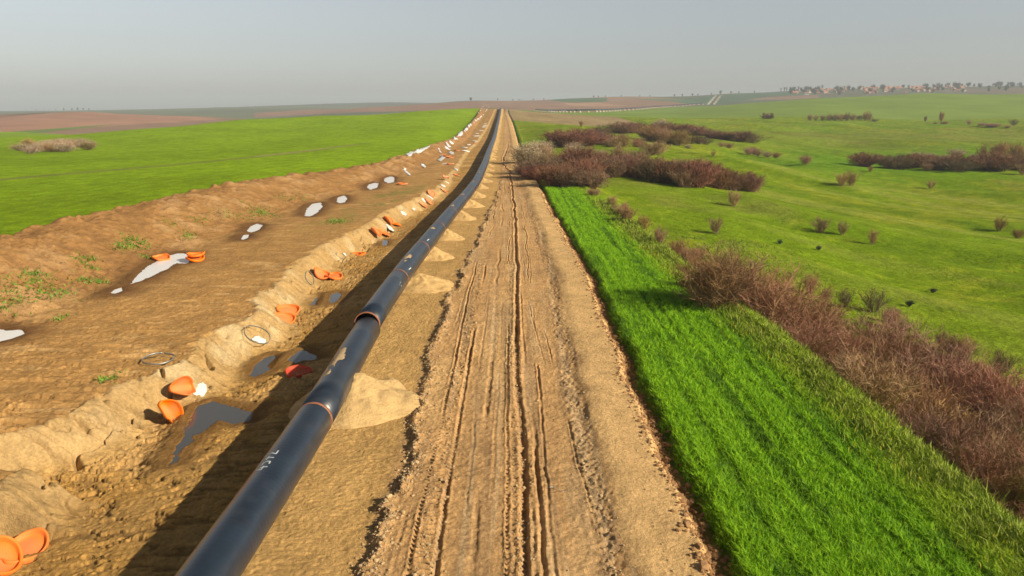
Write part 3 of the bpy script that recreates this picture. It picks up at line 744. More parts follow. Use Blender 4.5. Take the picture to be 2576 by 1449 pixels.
for s_ in range(5):
    V, F = heap_mesh(s_*3+1)
    o = mesh_obj('soil_heap', V, F, M['heap' if s_ == 0 else 'heap_far']); HM.append(o)
hy = [34.0, 58.0, 69.5, 80.5, 96, 108]; 
while hy[-1] < 735: hy.append(hy[-1]+12.0)
hl = ['big sandy heap under the front pipe, nearest the camera', 'sandy heap under the pipe, first one beyond the open end', 'sandy heap under the pipe, second one beyond the open end',
      'sandy heap under the pipe, third one beyond the open end', 'sandy heap under the pipe, fourth one beyond the open end', 'sandy heap under the pipe, fifth one beyond the open end']
used = set()
for i, y in enumerate(hy):
    k = 0 if i == 0 else 1+i % 4
    if k not in used: o = HM[k]; used.add(k)
    else: o = HM[k].copy(); C.objects.link(o)
    x = float(xP(y)); g = float(Zs(np.array(x), np.array(y)))
    rx = [3.1, 2.8, 1.9, 2.3, 2.2, 2.1][i] if i < 6 else random.uniform(1.6, 2.1)
    o.location = (x+(.95 if i < 2 else .5), y+(0 if i < 2 else random.uniform(-.8, .8)), g-.06)
    o.scale = (rx, [3.0, 2.3, 1.5, 1.8, 1.8, 1.7][i] if i < 6 else random.uniform(1.8, 2.4), 1.55 if i == 0 else (1.15 if i < 6 else random.uniform(.75, .95)))
    o.rotation_euler = (0, 0, random.uniform(-.15, .15)+(math.pi if i % 3 == 2 else 0))
    tag(o, hl[i] if i < 6 else 'small sandy heap under the far pipeline, one of its even row', 'soil heap', 'sandy heaps carrying the pipeline')

# ------------------------------------------------------------------ placing small things on the ground
def gnorm(x, y, e=.5):
    zx = float(Zs(np.array(x+e), np.array(y))-Zs(np.array(x-e), np.array(y)))/(2*e); zy = float(Zs(np.array(x), np.array(y+e))-Zs(np.array(x), np.array(y-e)))/(2*e)
    return Vector((-zx, -zy, 1)).normalized()
def put(o, x, y, z, nrm, spin=0.0, s=1.0):
    q = Vector(nrm).normalized().to_track_quat('Z', 'Y'); o.rotation_mode = 'QUATERNION'
    from mathutils import Quaternion
    o.rotation_quaternion = q @ Quaternion((0, 0, 1), spin); o.location = (x, y, z); o.scale = (s, s, s) if not isinstance(s, tuple) else s
def cap_mesh(bend, seed, squash=1.0, fold=0.0):
    prof = [(.001, .035), (.18, .03), (.36, .03), (.52, .032), (.64, .04), (.675, .07), (.69, .17), (.71, .185), (.755, .185), (.775, .165), (.775, .02), (.76, .0), (.6, -.005), (.3, -.005), (.001, -.005)]
    n = 44; V = []; F = []
    for r, z in prof:
        for k in range(n):
            a = 2*math.pi*k/n; x = r*math.cos(a); y = r*math.sin(a)*squash
            ang_ = math.atan2(y, x); zz = z+bend*x*x+fold*max(0, abs(x)-.25)*.9+.05*r*float(noise(x*3+seed, y*3, seed))+.10*r*r*math.sin(2*ang_+seed)
            x2 = x*(1-.35*abs(bend)*x*x) if bend else x
            if fold: x2 = x*(1-.45*fold)
            rr2 = 1+.10*float(noise(ang_*.9+seed, seed*1.7, seed+2))*r; V.append((x2*rr2, y*rr2, zz))
    for i in range(len(prof)-1):
        for k in range(n): a = i*n+k; b = i*n+(k+1) % n; F.append((a, b, b+n, a+n))
    return np.array(V), np.array(F)
CAPM = {}
def cap(kind, mat):
    key = (kind, mat)
    if key not in CAPM:
        bend, sq, fold = {'flat': (.05, 1, 0), 'bent': (.55, .9, 0), 'fold': (0, 1.0, .8), 'oval': (.12, .72, 0)}[kind]
        CAPM[key] = cap_mesh(bend, len(CAPM)*3+1, sq, fold)
        V, F = CAPM[key]; o = mesh_obj('pipe_cap', V, F, M[mat]); CAPM[key] = o; return o
    o = CAPM[key].copy(); C.objects.link(o); return o
def setcap(U, V, kind, nrm, label, mat='orange', spin=0, up=.05, s=1.0, onz=None, grp='orange plastic pipe end caps'):
    x, y, z = hit(U, V); g = G(x, y); z = g
    o = cap(kind, mat)
    n = Vector(nrm) if nrm else gnorm(x, y)
    put(o, x, y, z+up, n, spin, s); tag(o, label, 'pipe cap', grp); return o
setcap(60, 1388, 'oval', (.15, -.12, 1), 'largest orange plastic cap, lying open at the lower left corner', spin=.5, up=.14, s=1.12)
setcap(-12, 1432, 'bent', (.4, -.3, 1), 'orange plastic cap cut off by the lower left edge', spin=1.2, up=.18)
setcap(424, 1060, 'fold', (.85, -.42, .35), 'folded orange cap leaning on the cut bank, lower of the leaning pair', spin=.3, up=.52, s=.92)
setcap(458, 1005, 'fold', (.85, -.35, .4), 'folded orange cap leaning on the cut bank, upper one beside the white rag', spin=1.3, up=.56, s=.92)
setcap(752, 937, 'oval', (.0, -.25, 1), 'red plastic cap lying in the shadow of the pipe', 'red', spin=.1, up=.12, s=.92)
setcap(724, 790, 'oval', (.35, -.35, 1), 'orange cap overlapping another one, farther of the overlapping pair', spin=-.3, up=.22, s=1.08)
setcap(714, 808, 'oval', (.45, -.45, 1), 'orange cap under the edge of another one, nearer of the overlapping pair', spin=-.4, up=.10, s=1.0)
setcap(806, 697, 'bent', (.5, -.2, .8), 'orange cap tipped on its side, left one of the pair by the twin puddles', spin=-.8, up=.2)
setcap(839, 698, 'flat', (.1, -.1, 1), 'orange cap lying flat, right one of the pair by the twin puddles', up=.10, s=1.0)
setcap(893, 641, 'flat', (.1, -.3, 1), 'orange cap lying on another one, left of the steel scrap', up=.08)
setcap(903, 638, 'flat', (-.1, -.1, 1), 'orange cap half covered by its neighbour on the floor of the cut', up=.2, s=.9)
setcap(492, 656, 'flat', (.05, -.1, 1), 'orange cap stack at the right end of the largest pale puddle', up=.16)
setcap(493, 654, 'flat', (.0, .0, 1), 'orange cap on top at the right end of the largest pale puddle', up=.40, s=.95)
setcap(405, 652, 'flat', (.1, -.1, 1), 'orange cap half sunk behind the largest pale puddle', up=.14)
def c5(x, y): return ((1250+x/3.45)/1.4911, (580+y/3.45)/1.4911)
def c3(x, y): return ((1500+x/4.025)/1.4911, (350+y/4.025)/1.4911)
FC = [(540, 1045, 'bent'), (650, 1035, 'flat'), (705, 885, 'bent'), (800, 920, 'flat'), (1160, 678, 'flat'), (1235, 628, 'flat'), (1265, 520, 'flat'), (1430, 482, 'flat'), (1455, 325, 'bent'), (1590, 272, 'flat'), (885, 390, 'flat'), (1515, 130, 'flat'), (1490, 22, 'flat'), (1430, 28, 'bent')]
FL = ['orange cap, lowest of the small ones at the foot of the pale cut', 'orange cap beside the dark cable scrap on the cut floor', 'orange cap on edge above the white plastic lump', 'orange cap lying flat right of the white plastic lump',
      'orange cap on the cut floor below a pair of white rags', 'orange cap between two white rags on the cut floor', 'orange cap beside the hoop at the top of the pale cut', 'orange cap under a white rag halfway to the bend',
      'small orange cap above the white rag at the grassy edge', 'small orange cap just right of the weedy patch', 'orange cap alone on the brown terrace below the round puddle', 'orange cap beyond the weedy patch, beside a white scrap',
      'orange cap beside the forked white sheet', 'orange cap left of the one beside the forked white sheet']
for (a, b, kd), lb in zip(FC, FL):
    U, V = c5(a, b); setcap(U, V, kd, None, lb, spin=random.uniform(-1, 1), up=.12 if kd == 'flat' else .3, mat='orange_dusty' if b > 0 and a > 1100 else 'orange', s=.95)
for a, b, lb in [(760, 975, 'faded orange plastic lying right of the forked white sheet'), (700, 960, 'faded orange plastic under the forked white sheet'), (860, 870, 'faded orange plastic right of the stubby white sheet'), (760, 1078, 'faded orange plastic below the forked white sheet'), (1140, 765, 'faded orange plastic by the distant row of scraps'), (40, 1380, 'flat orange cap at the near edge of the weedy patch')]:
    U, V = c3(a, b); setcap(U, V, 'flat', None, lb, 'orange_dusty', up=.05, s=1.2)

def hoop(U, V, nrm, label, gap=.25, up=.05, R=.80):
    n = 56; V_ = []; F = []; h = .085; t = .018
    for k in range(n+1):
        a = gap/2+(2*math.pi-gap)*k/n
        for r, z in ((R, 0), (R, h), (R-t, h), (R-t, 0)): V_.append((r*math.cos(a), r*math.sin(a)*.97, z+.02*math.sin(3*a)))
        if k:
            b = 4*k
            for j in range(4): F.append((b-4+j, b-4+(j+1) % 4, b+(j+1) % 4, b+j))
    F += [(0, 3, 2, 1), (4*n, 4*n+1, 4*n+2, 4*n+3)]
    o = mesh_obj('steel_hoop', V_, F, M['steel']); x, y, z = hit(U, V)
    put(o, x, y, G(x, y)+up, nrm, 1.3); tag(o, label, 'hoop', 'thin steel hoops dropped along the cut'); return o
hoop(399, 907, (.02, -.05, 1), 'thin grey steel hoop with a gap, lying on the scraped terrace', .12, .10)
hoop(648, 862, (.55, -.25, .9), 'thin steel hoop on the cut slope with a white rag in it', .02, .38)
hoop(779, 716, (.95, -.2, .35), 'thin steel hoop standing on edge left of two orange caps', .02, .55, .6)
hoop(857, 643, (.6, -.2, .9), 'small steel hoop left of the paired orange caps beyond the twin puddles', .02, .2, .5)

def rag_mesh(seed, n=14):
    V = []; F = []; idx = {}
    for i in range(n):
        for j in range(n):
            a = (i/(n-1)-.5)*2; b = (j/(n-1)-.5)*2
            r = math.hypot(a, b)*(1+.35*float(noise(math.atan2(b, a)*1.2, seed, seed)))
            if r < .95:
                idx[(i, j)] = len(V); V.append((a+.08*float(noise(a*3, b*3, seed+3)), b, .16*(1-r)+.13*abs(float(fbm(a*2.3+seed, b*2.3, 3, seed+1)))))
    for i in range(n-1):
        for j in range(n-1):
            q = [(i, j), (i+1, j), (i+1, j+1), (i, j+1)]
            if all(k in idx for k in q): F.append([idx[k] for k in q])
    m = len(V); V2 = [(x, y, -.03) for x, y, z in V]; F2 = [[q+m for q in f[::-1]] for f in F]
    ed = {}
    for f in F:
        for a, b in zip(f, f[1:]+f[:1]): ed[(a, b)] = 1
    sk = [[a, a+m, b+m, b] for (a, b) in ed if (b, a) not in ed]
    return V+V2, F+F2+sk
RG = []
for s_ in range(3):
    V_, F_ = rag_mesh(s_*5+2); RG.append(mesh_obj('white_rag', V_, F_, M['white_cloth']))
ragn = [0]
def rag(U, V, sx, sy, label, spin=0, up=.04):
    k = ragn[0]; ragn[0] += 1
    o = RG[k] if k < 3 else RG[k % 3].copy()
    if k >= 3: C.objects.link(o)
    x, y, z = hit(U, V); put(o, x, y, G(x, y)+up, gnorm(x, y), spin, (sx, sy, max(sx, sy)*.9))
    tag(o, label, 'rag', 'white rags and scraps along the cut')
rag(508, 984, .52, .33, 'crumpled white rag right of the upper leaning orange cap', .5)
rag(656, 862, .55, .36, 'white rag lying in the steel hoop on the cut slope', -.3, .12)
rag(868, 655-13, .3, .2, 'tiny white rag left of the paired orange caps', .5)
RP = [(735, 960, .9, .5, 'white plastic lump below the flat orange cap'), (910, 766, .7, .5, 'white scrap on the face of the pale cut'), (1045, 697, .8, .5, 'oval white scrap left of the flat orange cap'), (1190, 597, .6, .5, 'square white scrap, left one of a pair'), (1257, 560, .6, .6, 'round white scrap, right one of a pair'),
      (1412, 460, .8, .5, 'white rag lying against an orange cap'), (1428, 415, 1.0, .4, 'long white rag above the one on the orange cap'), (1470, 360, .9, .5, 'white rag at the edge of the weedy patch'), (1490, 304, .8, .4, 'small white rag above the one at the weedy patch'), (1590, 196, 1.2, .4, 'streak of white plastic right of the weedy patch'), (1470, 122, 1.2, .6, 'white scrap beyond the weedy patch')]
for a, b, sx, sy, lb in RP:
    U, V = c5(a, b); rag(U, V, sx, sy, lb, random.uniform(-.5, .5))
for a, b in [(1000, 880), (965, 826), (1030, 780), (1112, 728), (1156, 650), (1160, 610), (1212, 570), (1268, 512), (1285, 465), (1275, 490)]:
    U, V = c3(a, b); rag(U, V, 1.6, .9, 'tiny white scrap in the distant row along the cut', random.uniform(-1, 1), .1)
def stake_bits(): pass

# white sheets spread along the foot of the bank
def drape(poly_uv, label, mat='sheet', off=.07, name='plastic_sheet', grp='white sheets along the foot of the bank'):
    P = [hit(u, v)[:2] for u, v in poly_uv]
    x0, x1 = min(p[0] for p in P), max(p[0] for p in P); y0, y1 = min(p[1] for p in P), max(p[1] for p in P)
    nx = int(min(60, max(16, (x1-x0)/.2))); ny = int(min(110, max(24, (y1-y0)/.2)))
    gx, gy = np.meshgrid(np.linspace(x0, x1, nx), np.linspace(y0, y1, ny)); d = pdist(gx, gy, P)
    z = G(gx.ravel(), gy.ravel()).reshape(gx.shape); z = np.maximum(z, Zs(gx, gy)) + off + .10*np.abs(fbm(gx/1.3, gy/1.3, 3, 300))
    ok = d < .05
    lab = np.zeros(ok.shape, int); nl = 0; best = (0, 0)
    for i in range(ny):
        for j in range(nx):
            if ok[i, j] and not lab[i, j]:
                nl += 1; st = [(i, j)]; lab[i, j] = nl; c_ = 0
                while st:
                    a, b = st.pop(); c_ += 1
                    for p_, q_ in ((a+1, b), (a-1, b), (a, b+1), (a, b-1)):
                        if 0 <= p_ < ny and 0 <= q_ < nx and ok[p_, q_] and not lab[p_, q_]: lab[p_, q_] = nl; st.append((p_, q_))
                best = max(best, (c_, nl))
    ok = lab == best[1]; idx = -np.ones(gx.shape, int); idx[ok] = np.arange(ok.sum())
    V = np.stack([gx[ok], gy[ok], z[ok]], -1); F = []
    for i in range(ny-1):
        for j in range(nx-1):
            q = (idx[i, j], idx[i, j+1], idx[i+1, j+1], idx[i+1, j])
            if min(q) >= 0: F.append(q)
    if not F: return None
    F = np.array(F); us = np.unique(F); rm_ = -np.ones(len(V), int); rm_[us] = np.arange(len(us)); F = rm_[F]; V = V[us]
    c = V.mean(0); o = mesh_obj(name, V-c, F, M[mat]); o.location = c
    md = o.modifiers.new('thick', 'SOLIDIFY'); md.thickness = .03; md.offset = -1
    return tag(o, label, 'sheet', grp)
SH = [([(0,945),(200,895),(330,840),(440,795),(470,795),(400,850),(320,900),(130,965)], 'long white sheet spread on the green field above the bank'),
 ([(40,1130),(90,1160),(150,1215),(170,1260),(110,1230),(60,1180)], 'narrow slanting white sheet right of the round puddle'),
 ([(310,1060),(360,1075),(395,1110),(370,1130),(325,1100)], 'small white sheet above the slanting narrow one'),
 ([(555,1015),(600,990),(620,960),(600,935),(640,940),(690,980),(650,1000),(620,1030)], 'forked white sheet amid orange plastic at the bank foot'),
 ([(735,900),(760,875),(810,895),(815,918),(770,925)], 'stubby white sheet just beyond the forked one'),
 ([(590,860),(620,880),(628,905),(600,895)], 'small torn white sheet, upper left of the forked one'),
 ([(578,832),(605,845),(602,858),(580,850)], 'tiny white scrap above the small torn sheet'),
 ([(685,735),(720,760),(775,815),(740,822),(710,790)], 'pointed white sheet, middle of three spikes on the bank'),
 ([(668,800),(700,810),(765,850),(750,862),(680,830)], 'pointed white sheet, lowest of three spikes on the bank'),
 ([(735,705),(770,740),(820,778),(790,775),(750,745)], 'pointed white sheet, highest of three spikes on the bank'),
 ([(805,660),(830,670),(875,700),(850,708),(810,705)], 'white sheet between the three spikes and the big ragged one'),
 ([(855,660),(880,630),(870,610),(905,600),(900,570),(955,600),(945,640),(900,655)], 'big ragged white sheet halfway up the distant bank'),
 ([(940,545),(965,560),(1000,588),(970,585)], 'thin white sheet just above the big ragged one'),
 ([(975,550),(985,530),(1010,520),(1030,540),(1020,565),(995,565)], 'broad white sheet, first above the thin one'),
 ([(1000,495),(1020,490),(1065,512),(1035,522)], 'flat white sheet, second above the thin one'),
 ([(1045,475),(1060,460),(1090,490),(1060,492)], 'hooked white sheet, third above the thin one'),
 ([(1095,436),(1130,440),(1118,455)], 'small white sheet, fourth above the thin one'),
 ([(1125,400),(1150,410),(1178,428),(1140,427)], 'white sheet, fifth above the thin one'),
 ([(1160,397),(1190,383),(1207,392),(1180,404)], 'white sheet, sixth above the thin one'),
 ([(1200,372),(1230,343),(1238,352),(1215,378)], 'white sheet, seventh above the thin one'),
 ([(1252,318),(1272,322),(1264,336)], 'lone white dot of sheet near the crest'),
 ([(1282,282),(1308,240),(1330,208),(1352,203),(1325,245),(1297,287)], 'long white sheet at the crest of the bank')]
for pl, lb in SH: drape([c3(a, b) for a, b in pl], lb)
for k, (a, b) in enumerate([(1180, 300), (1214, 262), (1228, 238), (1250, 206)]):
    drape([c3(a-9, b+5), c3(a+2, b-7), c3(a+14, b-5), c3(a+5, b+6)], 'small white sheet on the field side of the crest')

# ------------------------------------------------------------------ puddles
for P in PW:
    poly = P['poly']; cx, cy = P['c']; V = []; n = len(poly)
    pts = []
    for i in range(n):
        (x1, y1), (x2, y2) = poly[i], poly[(i+1) % n]
        for k in range(3): pts.append((x1+(x2-x1)*k/3, y1+(y2-y1)*k/3))
    bx = P['box']; nx, ny = 60, 70
    m_ = .28
    gx, gy = np.meshgrid(np.linspace(bx[0]-m_, bx[1]+m_, nx), np.linspace(bx[2]-m_, bx[3]+m_, ny)); d = pdist(gx, gy, poly)
    ok = d < .24; idx = -np.ones(gx.shape, int); idx[ok] = np.arange(ok.sum())
    V = np.stack([gx[ok]-cx, gy[ok]-cy, np.zeros(ok.sum())], -1)
    F = []
    for i in range(ny-1):
        for j in range(nx-1):
            q = (idx[i, j], idx[i, j+1], idx[i+1, j+1], idx[i+1, j])
            if min(q) >= 0: F.append(q)
    o = mesh_obj('water', V, F, M['water_pale' if P['kind'] == 'pale' else 'water_dark']); o.location = (cx, cy, P['lev'])
    tag(o, P['label'], None, None, 'structure')

# ------------------------------------------------------------------ second pipeline across the far valley
PL2 = [hit(u, v) for u, v in [(1347, 279.5), (1400, 282.5), (1450, 283), (1500, 282), (1560, 278.5), (1600, 276), (1640, 272), (1690, 268.5), (1740, 264.5), (1770, 262.5)]]
def along(pl, step):
    out = []; acc = 0.0; 
    for (a, b) in zip(pl[:-1], pl[1:]):
        L = math.hypot(b[0]-a[0], b[1]-a[1]); t = acc
        while t < L:
            out.append((a[0]+(b[0]-a[0])*t/L, a[1]+(b[1]-a[1])*t/L)); t += step
        acc = t-L
    return out
pp = along(PL2, 8.0)
e2 = empty('pipeline', (pp[0][0], pp[0][1], 0)); V = []; F = []
for i, (x, y) in enumerate(pp):
    a = pp[max(0, i-1)]; b = pp[min(len(pp)-1, i+1)]; d = np.array([b[0]-a[0], b[1]-a[1]]); d /= np.linalg.norm(d); nx_, ny_ = -d[1], d[0]
    z = float(ZF(x, y))+3.0
    for k in range(12):
        t = 2*math.pi*k/12; V.append((x+nx_*math.cos(t)*1.1-pp[0][0], y+ny_*math.cos(t)*1.0-pp[0][1], z+math.sin(t)*1.0))
    if i:
        for k in range(12): q = (i-1)*12; F.append((q+k, q+(k+1) % 12, q+12+(k+1) % 12, q+12+k))
mesh_obj('pipe_body', V, F, M['pipe'], e2); tag(e2, 'thin dark pipeline crossing the far valley on pale heaps', 'pipeline', 'steel pipeline strings')
hp = along(PL2, 24.0)
V, F = heap_mesh(77, 14, 6); ph = mesh_obj('sand_heap', V, F, M['pale_heap'])
for i, (x, y) in enumerate(hp):
    if i > 70: break
    o = ph if i == 0 else ph.copy()
    if i: C.objects.link(o)
    s_ = random.uniform(.85, 1.15)*(.55 if i < 7 else 1)
    o.location = (x, y-.8, float(ZF(x, y))-.1); o.scale = (2.1*s_, 2.0*s_, 2.4*s_)
    tag(o, 'pale sand heap in the even row under the far valley pipeline', 'sand heap', 'pale heaps under the far valley pipeline')
for k, (u, v, wd) in enumerate([(1385, 279.6, 13), (1418, 279.4, 14), (1436, 278.6, 14), (1449, 278.2, 8)]):
    drape([(u-wd*.5, v+1.2), (u-wd*.4, v-1.0), (u+wd*.5, v-1.0), (u+wd*.5, v+1.0)], ['first','second','third','fourth'][k]+' pale sheet from the left behind the far valley pipeline', off=.6, grp='pale sheets behind the far valley pipeline')

# ------------------------------------------------------------------ bare shrubs and trees
def prism(V, F, a, b, ra, rb):
    a = np.array(a); b = np.array(b); d = b-a; L = np.linalg.norm(d)
    if L < 1e-6: return
    d = d/L; u = np.cross(d, [0.3, .9, .2]); u /= np.linalg.norm(u)+1e-9; v = np.cross(d, u); k = len(V)
    for c, r in ((a, ra), (b, rb)):
        for t in (0, 2.094, 4.189): V.append(c+r*(math.cos(t)*u+math.sin(t)*v))
    for j in range(3): F.append((k+j, k+(j+1) % 3, k+3+(j+1) % 3, k+3+j))
def grow(seed, stems, spread, twigs, up=.35, trunk=0.0, rad=.010, tl=.16, tw=.0042, bush=1.0, droop=0, dens=1.0):
    """a bare plant of unit height: stems that fork into branches that carry fine twigs"""
    r = random.Random(seed); V = []; F = []; TV = []; TF = []; tips = []
    base = [0, 0, 0]
    if trunk:
        prism(V, F, (0, 0, -.05), (.01, 0, trunk), rad*3.4, rad*2.2)
    for s in range(stems):
        a = r.uniform(0, 2*math.pi); o = r.uniform(0, .16*spread) if not trunk else .01
        p = np.array([math.cos(a)*o, math.sin(a)*o, trunk-.03]); lean = r.uniform(.1, 1.0)*spread
        d = np.array([math.cos(a)*lean, math.sin(a)*lean, 1.0]); d /= np.linalg.norm(d)
        L = r.uniform(.62, 1.0)*(1-trunk*.8)/max(d[2], .55)*(1-.25*lean); n = 5; rr = rad*r.uniform(.6, 1.3)
        for k in range(n):
            d = d+np.array([r.gauss(0, .13), r.gauss(0, .13), .05*up]); d /= np.linalg.norm(d)
            q = p+d*L/n; prism(V, F, p, q, rr*(1-k/n*.8), rr*(1-(k+1)/n*.8))
            if k >= (1 if not trunk else 0):
                for bq in range(3 if k > 1 else 2):
                    bd = d*.7+np.array([r.gauss(0, .6), r.gauss(0, .6), r.gauss(.15, .35)])*bush; bd /= np.linalg.norm(bd)
                    bp = p+(q-p)*r.random(); bl = r.uniform(.12, .30)*L
                    be = bp+bd*bl*.5; bd2 = bd+np.array([r.gauss(0, .3), r.gauss(0, .3), r.gauss(.1-droop, .2)]); bd2 /= np.linalg.norm(bd2); be2 = be+bd2*bl*.5
                    prism(V, F, bp, be, rr*.45, rr*.3); prism(V, F, be, be2, rr*.3, rr*.15)
                    tips += [(bp, be, d), (be, be2, bd)]
            tips.append((p, q, d)); p = q
    per = max(1, int(twigs/len(tips)))
    for a, b, d in tips:
        for k in range(per):
            t = r.random(); c = a+(b-a)*t; v = d*.8+np.array([r.gauss(0, .6), r.gauss(0, .6), r.gauss(.15-droop, .4)]); v /= np.linalg.norm(v)
            l = tl*r.uniform(.4, 1.2); e = c+v*l; s = np.cross(v, [r.gauss(0, 1), r.gauss(0, 1), r.gauss(0, 1)]); s /= np.linalg.norm(s)+1e-9
            m = c+v*l*.5+np.array([r.gauss(0, 1), r.gauss(0, 1), r.gauss(0, 1)])*l*.06; k0 = len(TV)
            TV += [c-s*tw, c+s*tw, m+s*tw*.8, m-s*tw*.8, e+s*tw*.3, e-s*tw*.3]; TF += [(k0, k0+1, k0+2, k0+3), (k0+3, k0+2, k0+4, k0+5)]
    if not trunk or trunk > .15:
        cz, rz, rxy = (.47, .47, .36+.24*min(spread, 1)) if not trunk else (.62, .38, .34*min(1, spread+.3)); ph = [r.uniform(0, 6.28) for _ in range(6)]; et = []
        for k in range(int(twigs*dens*(.62 if not trunk else .4))):
            a = r.uniform(0, 6.28); cf = r.uniform(-1, 1); sf = math.sqrt(1-cf*cf); lump = 1+.20*math.sin(3*a+ph[0]+2*cf)+.14*math.sin(5*a+ph[1]-3*cf)+.12*math.sin(7*cf+ph[2]+a)
            rr_ = r.random()**.5*lump; c = np.array([rxy*rr_*sf*math.cos(a), rxy*rr_*sf*math.sin(a), max(.02, cz+rz*rr_*cf)])
            taper = min(1, .62+1.1*c[2]); c[0] *= taper; c[1] *= taper
            v = c*np.array([.9, .9, 1.0])+np.array([0, 0, .25])+np.array([r.gauss(0, .33), r.gauss(0, .33), r.gauss(0, .25)]); v /= np.linalg.norm(v)
            l = tl*r.uniform(.5, 1.4); e = c+v*l*.6; c = c-v*l*.4; s = np.cross(v, [r.gauss(0, 1), r.gauss(0, 1), r.gauss(0, 1)]); s /= np.linalg.norm(s)+1e-9
            m = (c+e)/2+np.array([r.gauss(0, 1), r.gauss(0, 1), r.gauss(0, 1)])*l*.06; k0 = len(TV)
            TV += [c-s*tw, c+s*tw, m+s*tw*.8, m-s*tw*.8, e+s*tw*.3, e-s*tw*.3]; TF += [(k0, k0+1, k0+2, k0+3), (k0+3, k0+2, k0+4, k0+5)]; et.append((c, e, v))
        tips = tips+et
    return V, F, TV, TF, tips
def flecks(tips, seed, n, size, spread=.05):
    r = random.Random(seed); V = []; F = []
    for i in range(n):
        a, b, d = r.choice(tips); c = a+(b-a)*r.random()+np.array([r.gauss(0, spread), r.gauss(0, spread), r.gauss(.02, spread)])
        u = np.array([r.gauss(0, 1), r.gauss(0, 1), r.gauss(0, 1)]); u /= np.linalg.norm(u); v = np.cross(u, [r.gauss(0, 1), r.gauss(0, 1), 1]); v /= np.linalg.norm(v)+1e-9
        s = size*r.uniform(.6, 1.3); k = len(V); V += [c-u*s, c-v*s*.6, c+u*s, c+v*s*.6]; F.append((k, k+1, k+2, k+3))
    return V, F
PROTO = {}
def proto(key):
    """a list of (part name, mesh) with the first one as the thing's own body"""
    if key in PROTO: return PROTO[key]
    kind, var = key; sd = hash(kind) % 1 + var*13+7
    L = []
    if kind == 'fan': V, F, TV, TF, tips = grow(sd+17, 14, .75, 2000, tl=.17, tw=.0036, dens=.30, rad=.012); L = [('stems', V, F, 'bark_grey'), ('twigs', TV, TF, 'bark_ochre' if var else 'bark')]
    elif kind == 'thick': V, F, TV, TF, tips = grow(sd+13, 20, 1.0, 4200, tl=.17, tw=.0042); L = [('stems', V, F, 'bark'), ('twigs', TV, TF, 'bark_deep')]
    elif kind == 'brown': V, F, TV, TF, tips = grow(sd, 20, .6, 2400, tl=.20, tw=.0022, dens=.35); L = [('stems', V, F, 'bark_grey'), ('twigs', TV, TF, 'bark')]
    elif kind == 'wide': V, F, TV, TF, tips = grow(sd+3, 24, .95, 2600, tl=.20, tw=.0026, dens=.40); L = [('stems', V, F, 'bark_grey'), ('twigs', TV, TF, 'bark')]
    elif kind == 'ochre': V, F, TV, TF, tips = grow(sd+5, 16, .6, 2400, tl=.16, tw=.004); L = [('stems', V, F, 'bark_grey'), ('twigs', TV, TF, 'bark_ochre')]
    elif kind == 'dark': V, F, TV, TF, tips = grow(sd+6, 16, .8, 1500, tl=.18, tw=.0036, dens=.4); L = [('stems', V, F, 'bark_dark'), ('twigs', TV, TF, 'bark_dark')]
    elif kind == 'blossom':
        V, F, TV, TF, tips = grow(sd+7, 18, .95, 1400, tl=.15, tw=.005); BV, BF = flecks(tips, sd, 2600, .016); L = [('stems', V+TV, F+[tuple(q+len(V) for q in f) for f in TF], 'bark'), ('blossom', BV, BF, 'blossom')]
    elif kind == 'olive':
        V, F, TV, TF, tips = grow(sd+8, 16, .9, 1500, tl=.15, tw=.005); BV, BF = flecks(tips, sd, 2200, .014); L = [('stems', V+TV, F+[tuple(q+len(V) for q in f) for f in TF], 'bark'), ('foliage', BV, BF, 'leaf_olive')]
    elif kind == 'tree': V, F, TV, TF, tips = grow(sd+9, 9, .75, 2600, trunk=.28, tl=.15, tw=.0045, rad=.012); L = [('trunk', V, F, 'bark_grey'), ('crown', TV, TF, 'bark_ochre')]
    elif kind == 'far_tree':
        V, F, TV, TF, tips = grow(sd+10, 10, .6, 300, trunk=.18, tl=.2, tw=.012, rad=.02); BV, BF = flecks(tips, sd, 700, .05, .08); L = [('trunk', V, F, 'bark_dark'), ('crown', BV, BF, 'leaf_dark')]
    elif kind == 'poplar':
        V, F, TV, TF, tips = grow(sd+11, 7, .12, 200, trunk=.1, tl=.12, tw=.01, rad=.02); BV, BF = flecks(tips, sd, 500, .045, .05); L = [('trunk', V, F, 'bark_dark'), ('crown', BV, BF, 'leaf_dark')]
    out = []
    for nm, V, F, mt in L:
        o = mesh_obj(nm, V, F, M[mt], smooth=False); me = o.data; bpy.data.objects.remove(o); out.append((nm, me))
    PROTO[key] = out; return out
def plant(kind, x, y, h, label, group=None, cat='shrub', name='shrub', wide=1.0, sink=.05, var=None):
    P = proto((kind, var if var is not None else random.randrange(3)))
    z = float(G(x, y)) if y < 740 else float(ZF(x, y))
    e = empty(name, (x, y, z-sink*h), random.uniform(0, 6.28)); e.scale = (h*wide, h*wide, h)
    for nm, me in P:
        o = bpy.data.objects.new(nm, me); C.objects.link(o); o.parent = e
    tag(e, label, cat, group); return e
def dist_h(y, px): return px*y/FPX
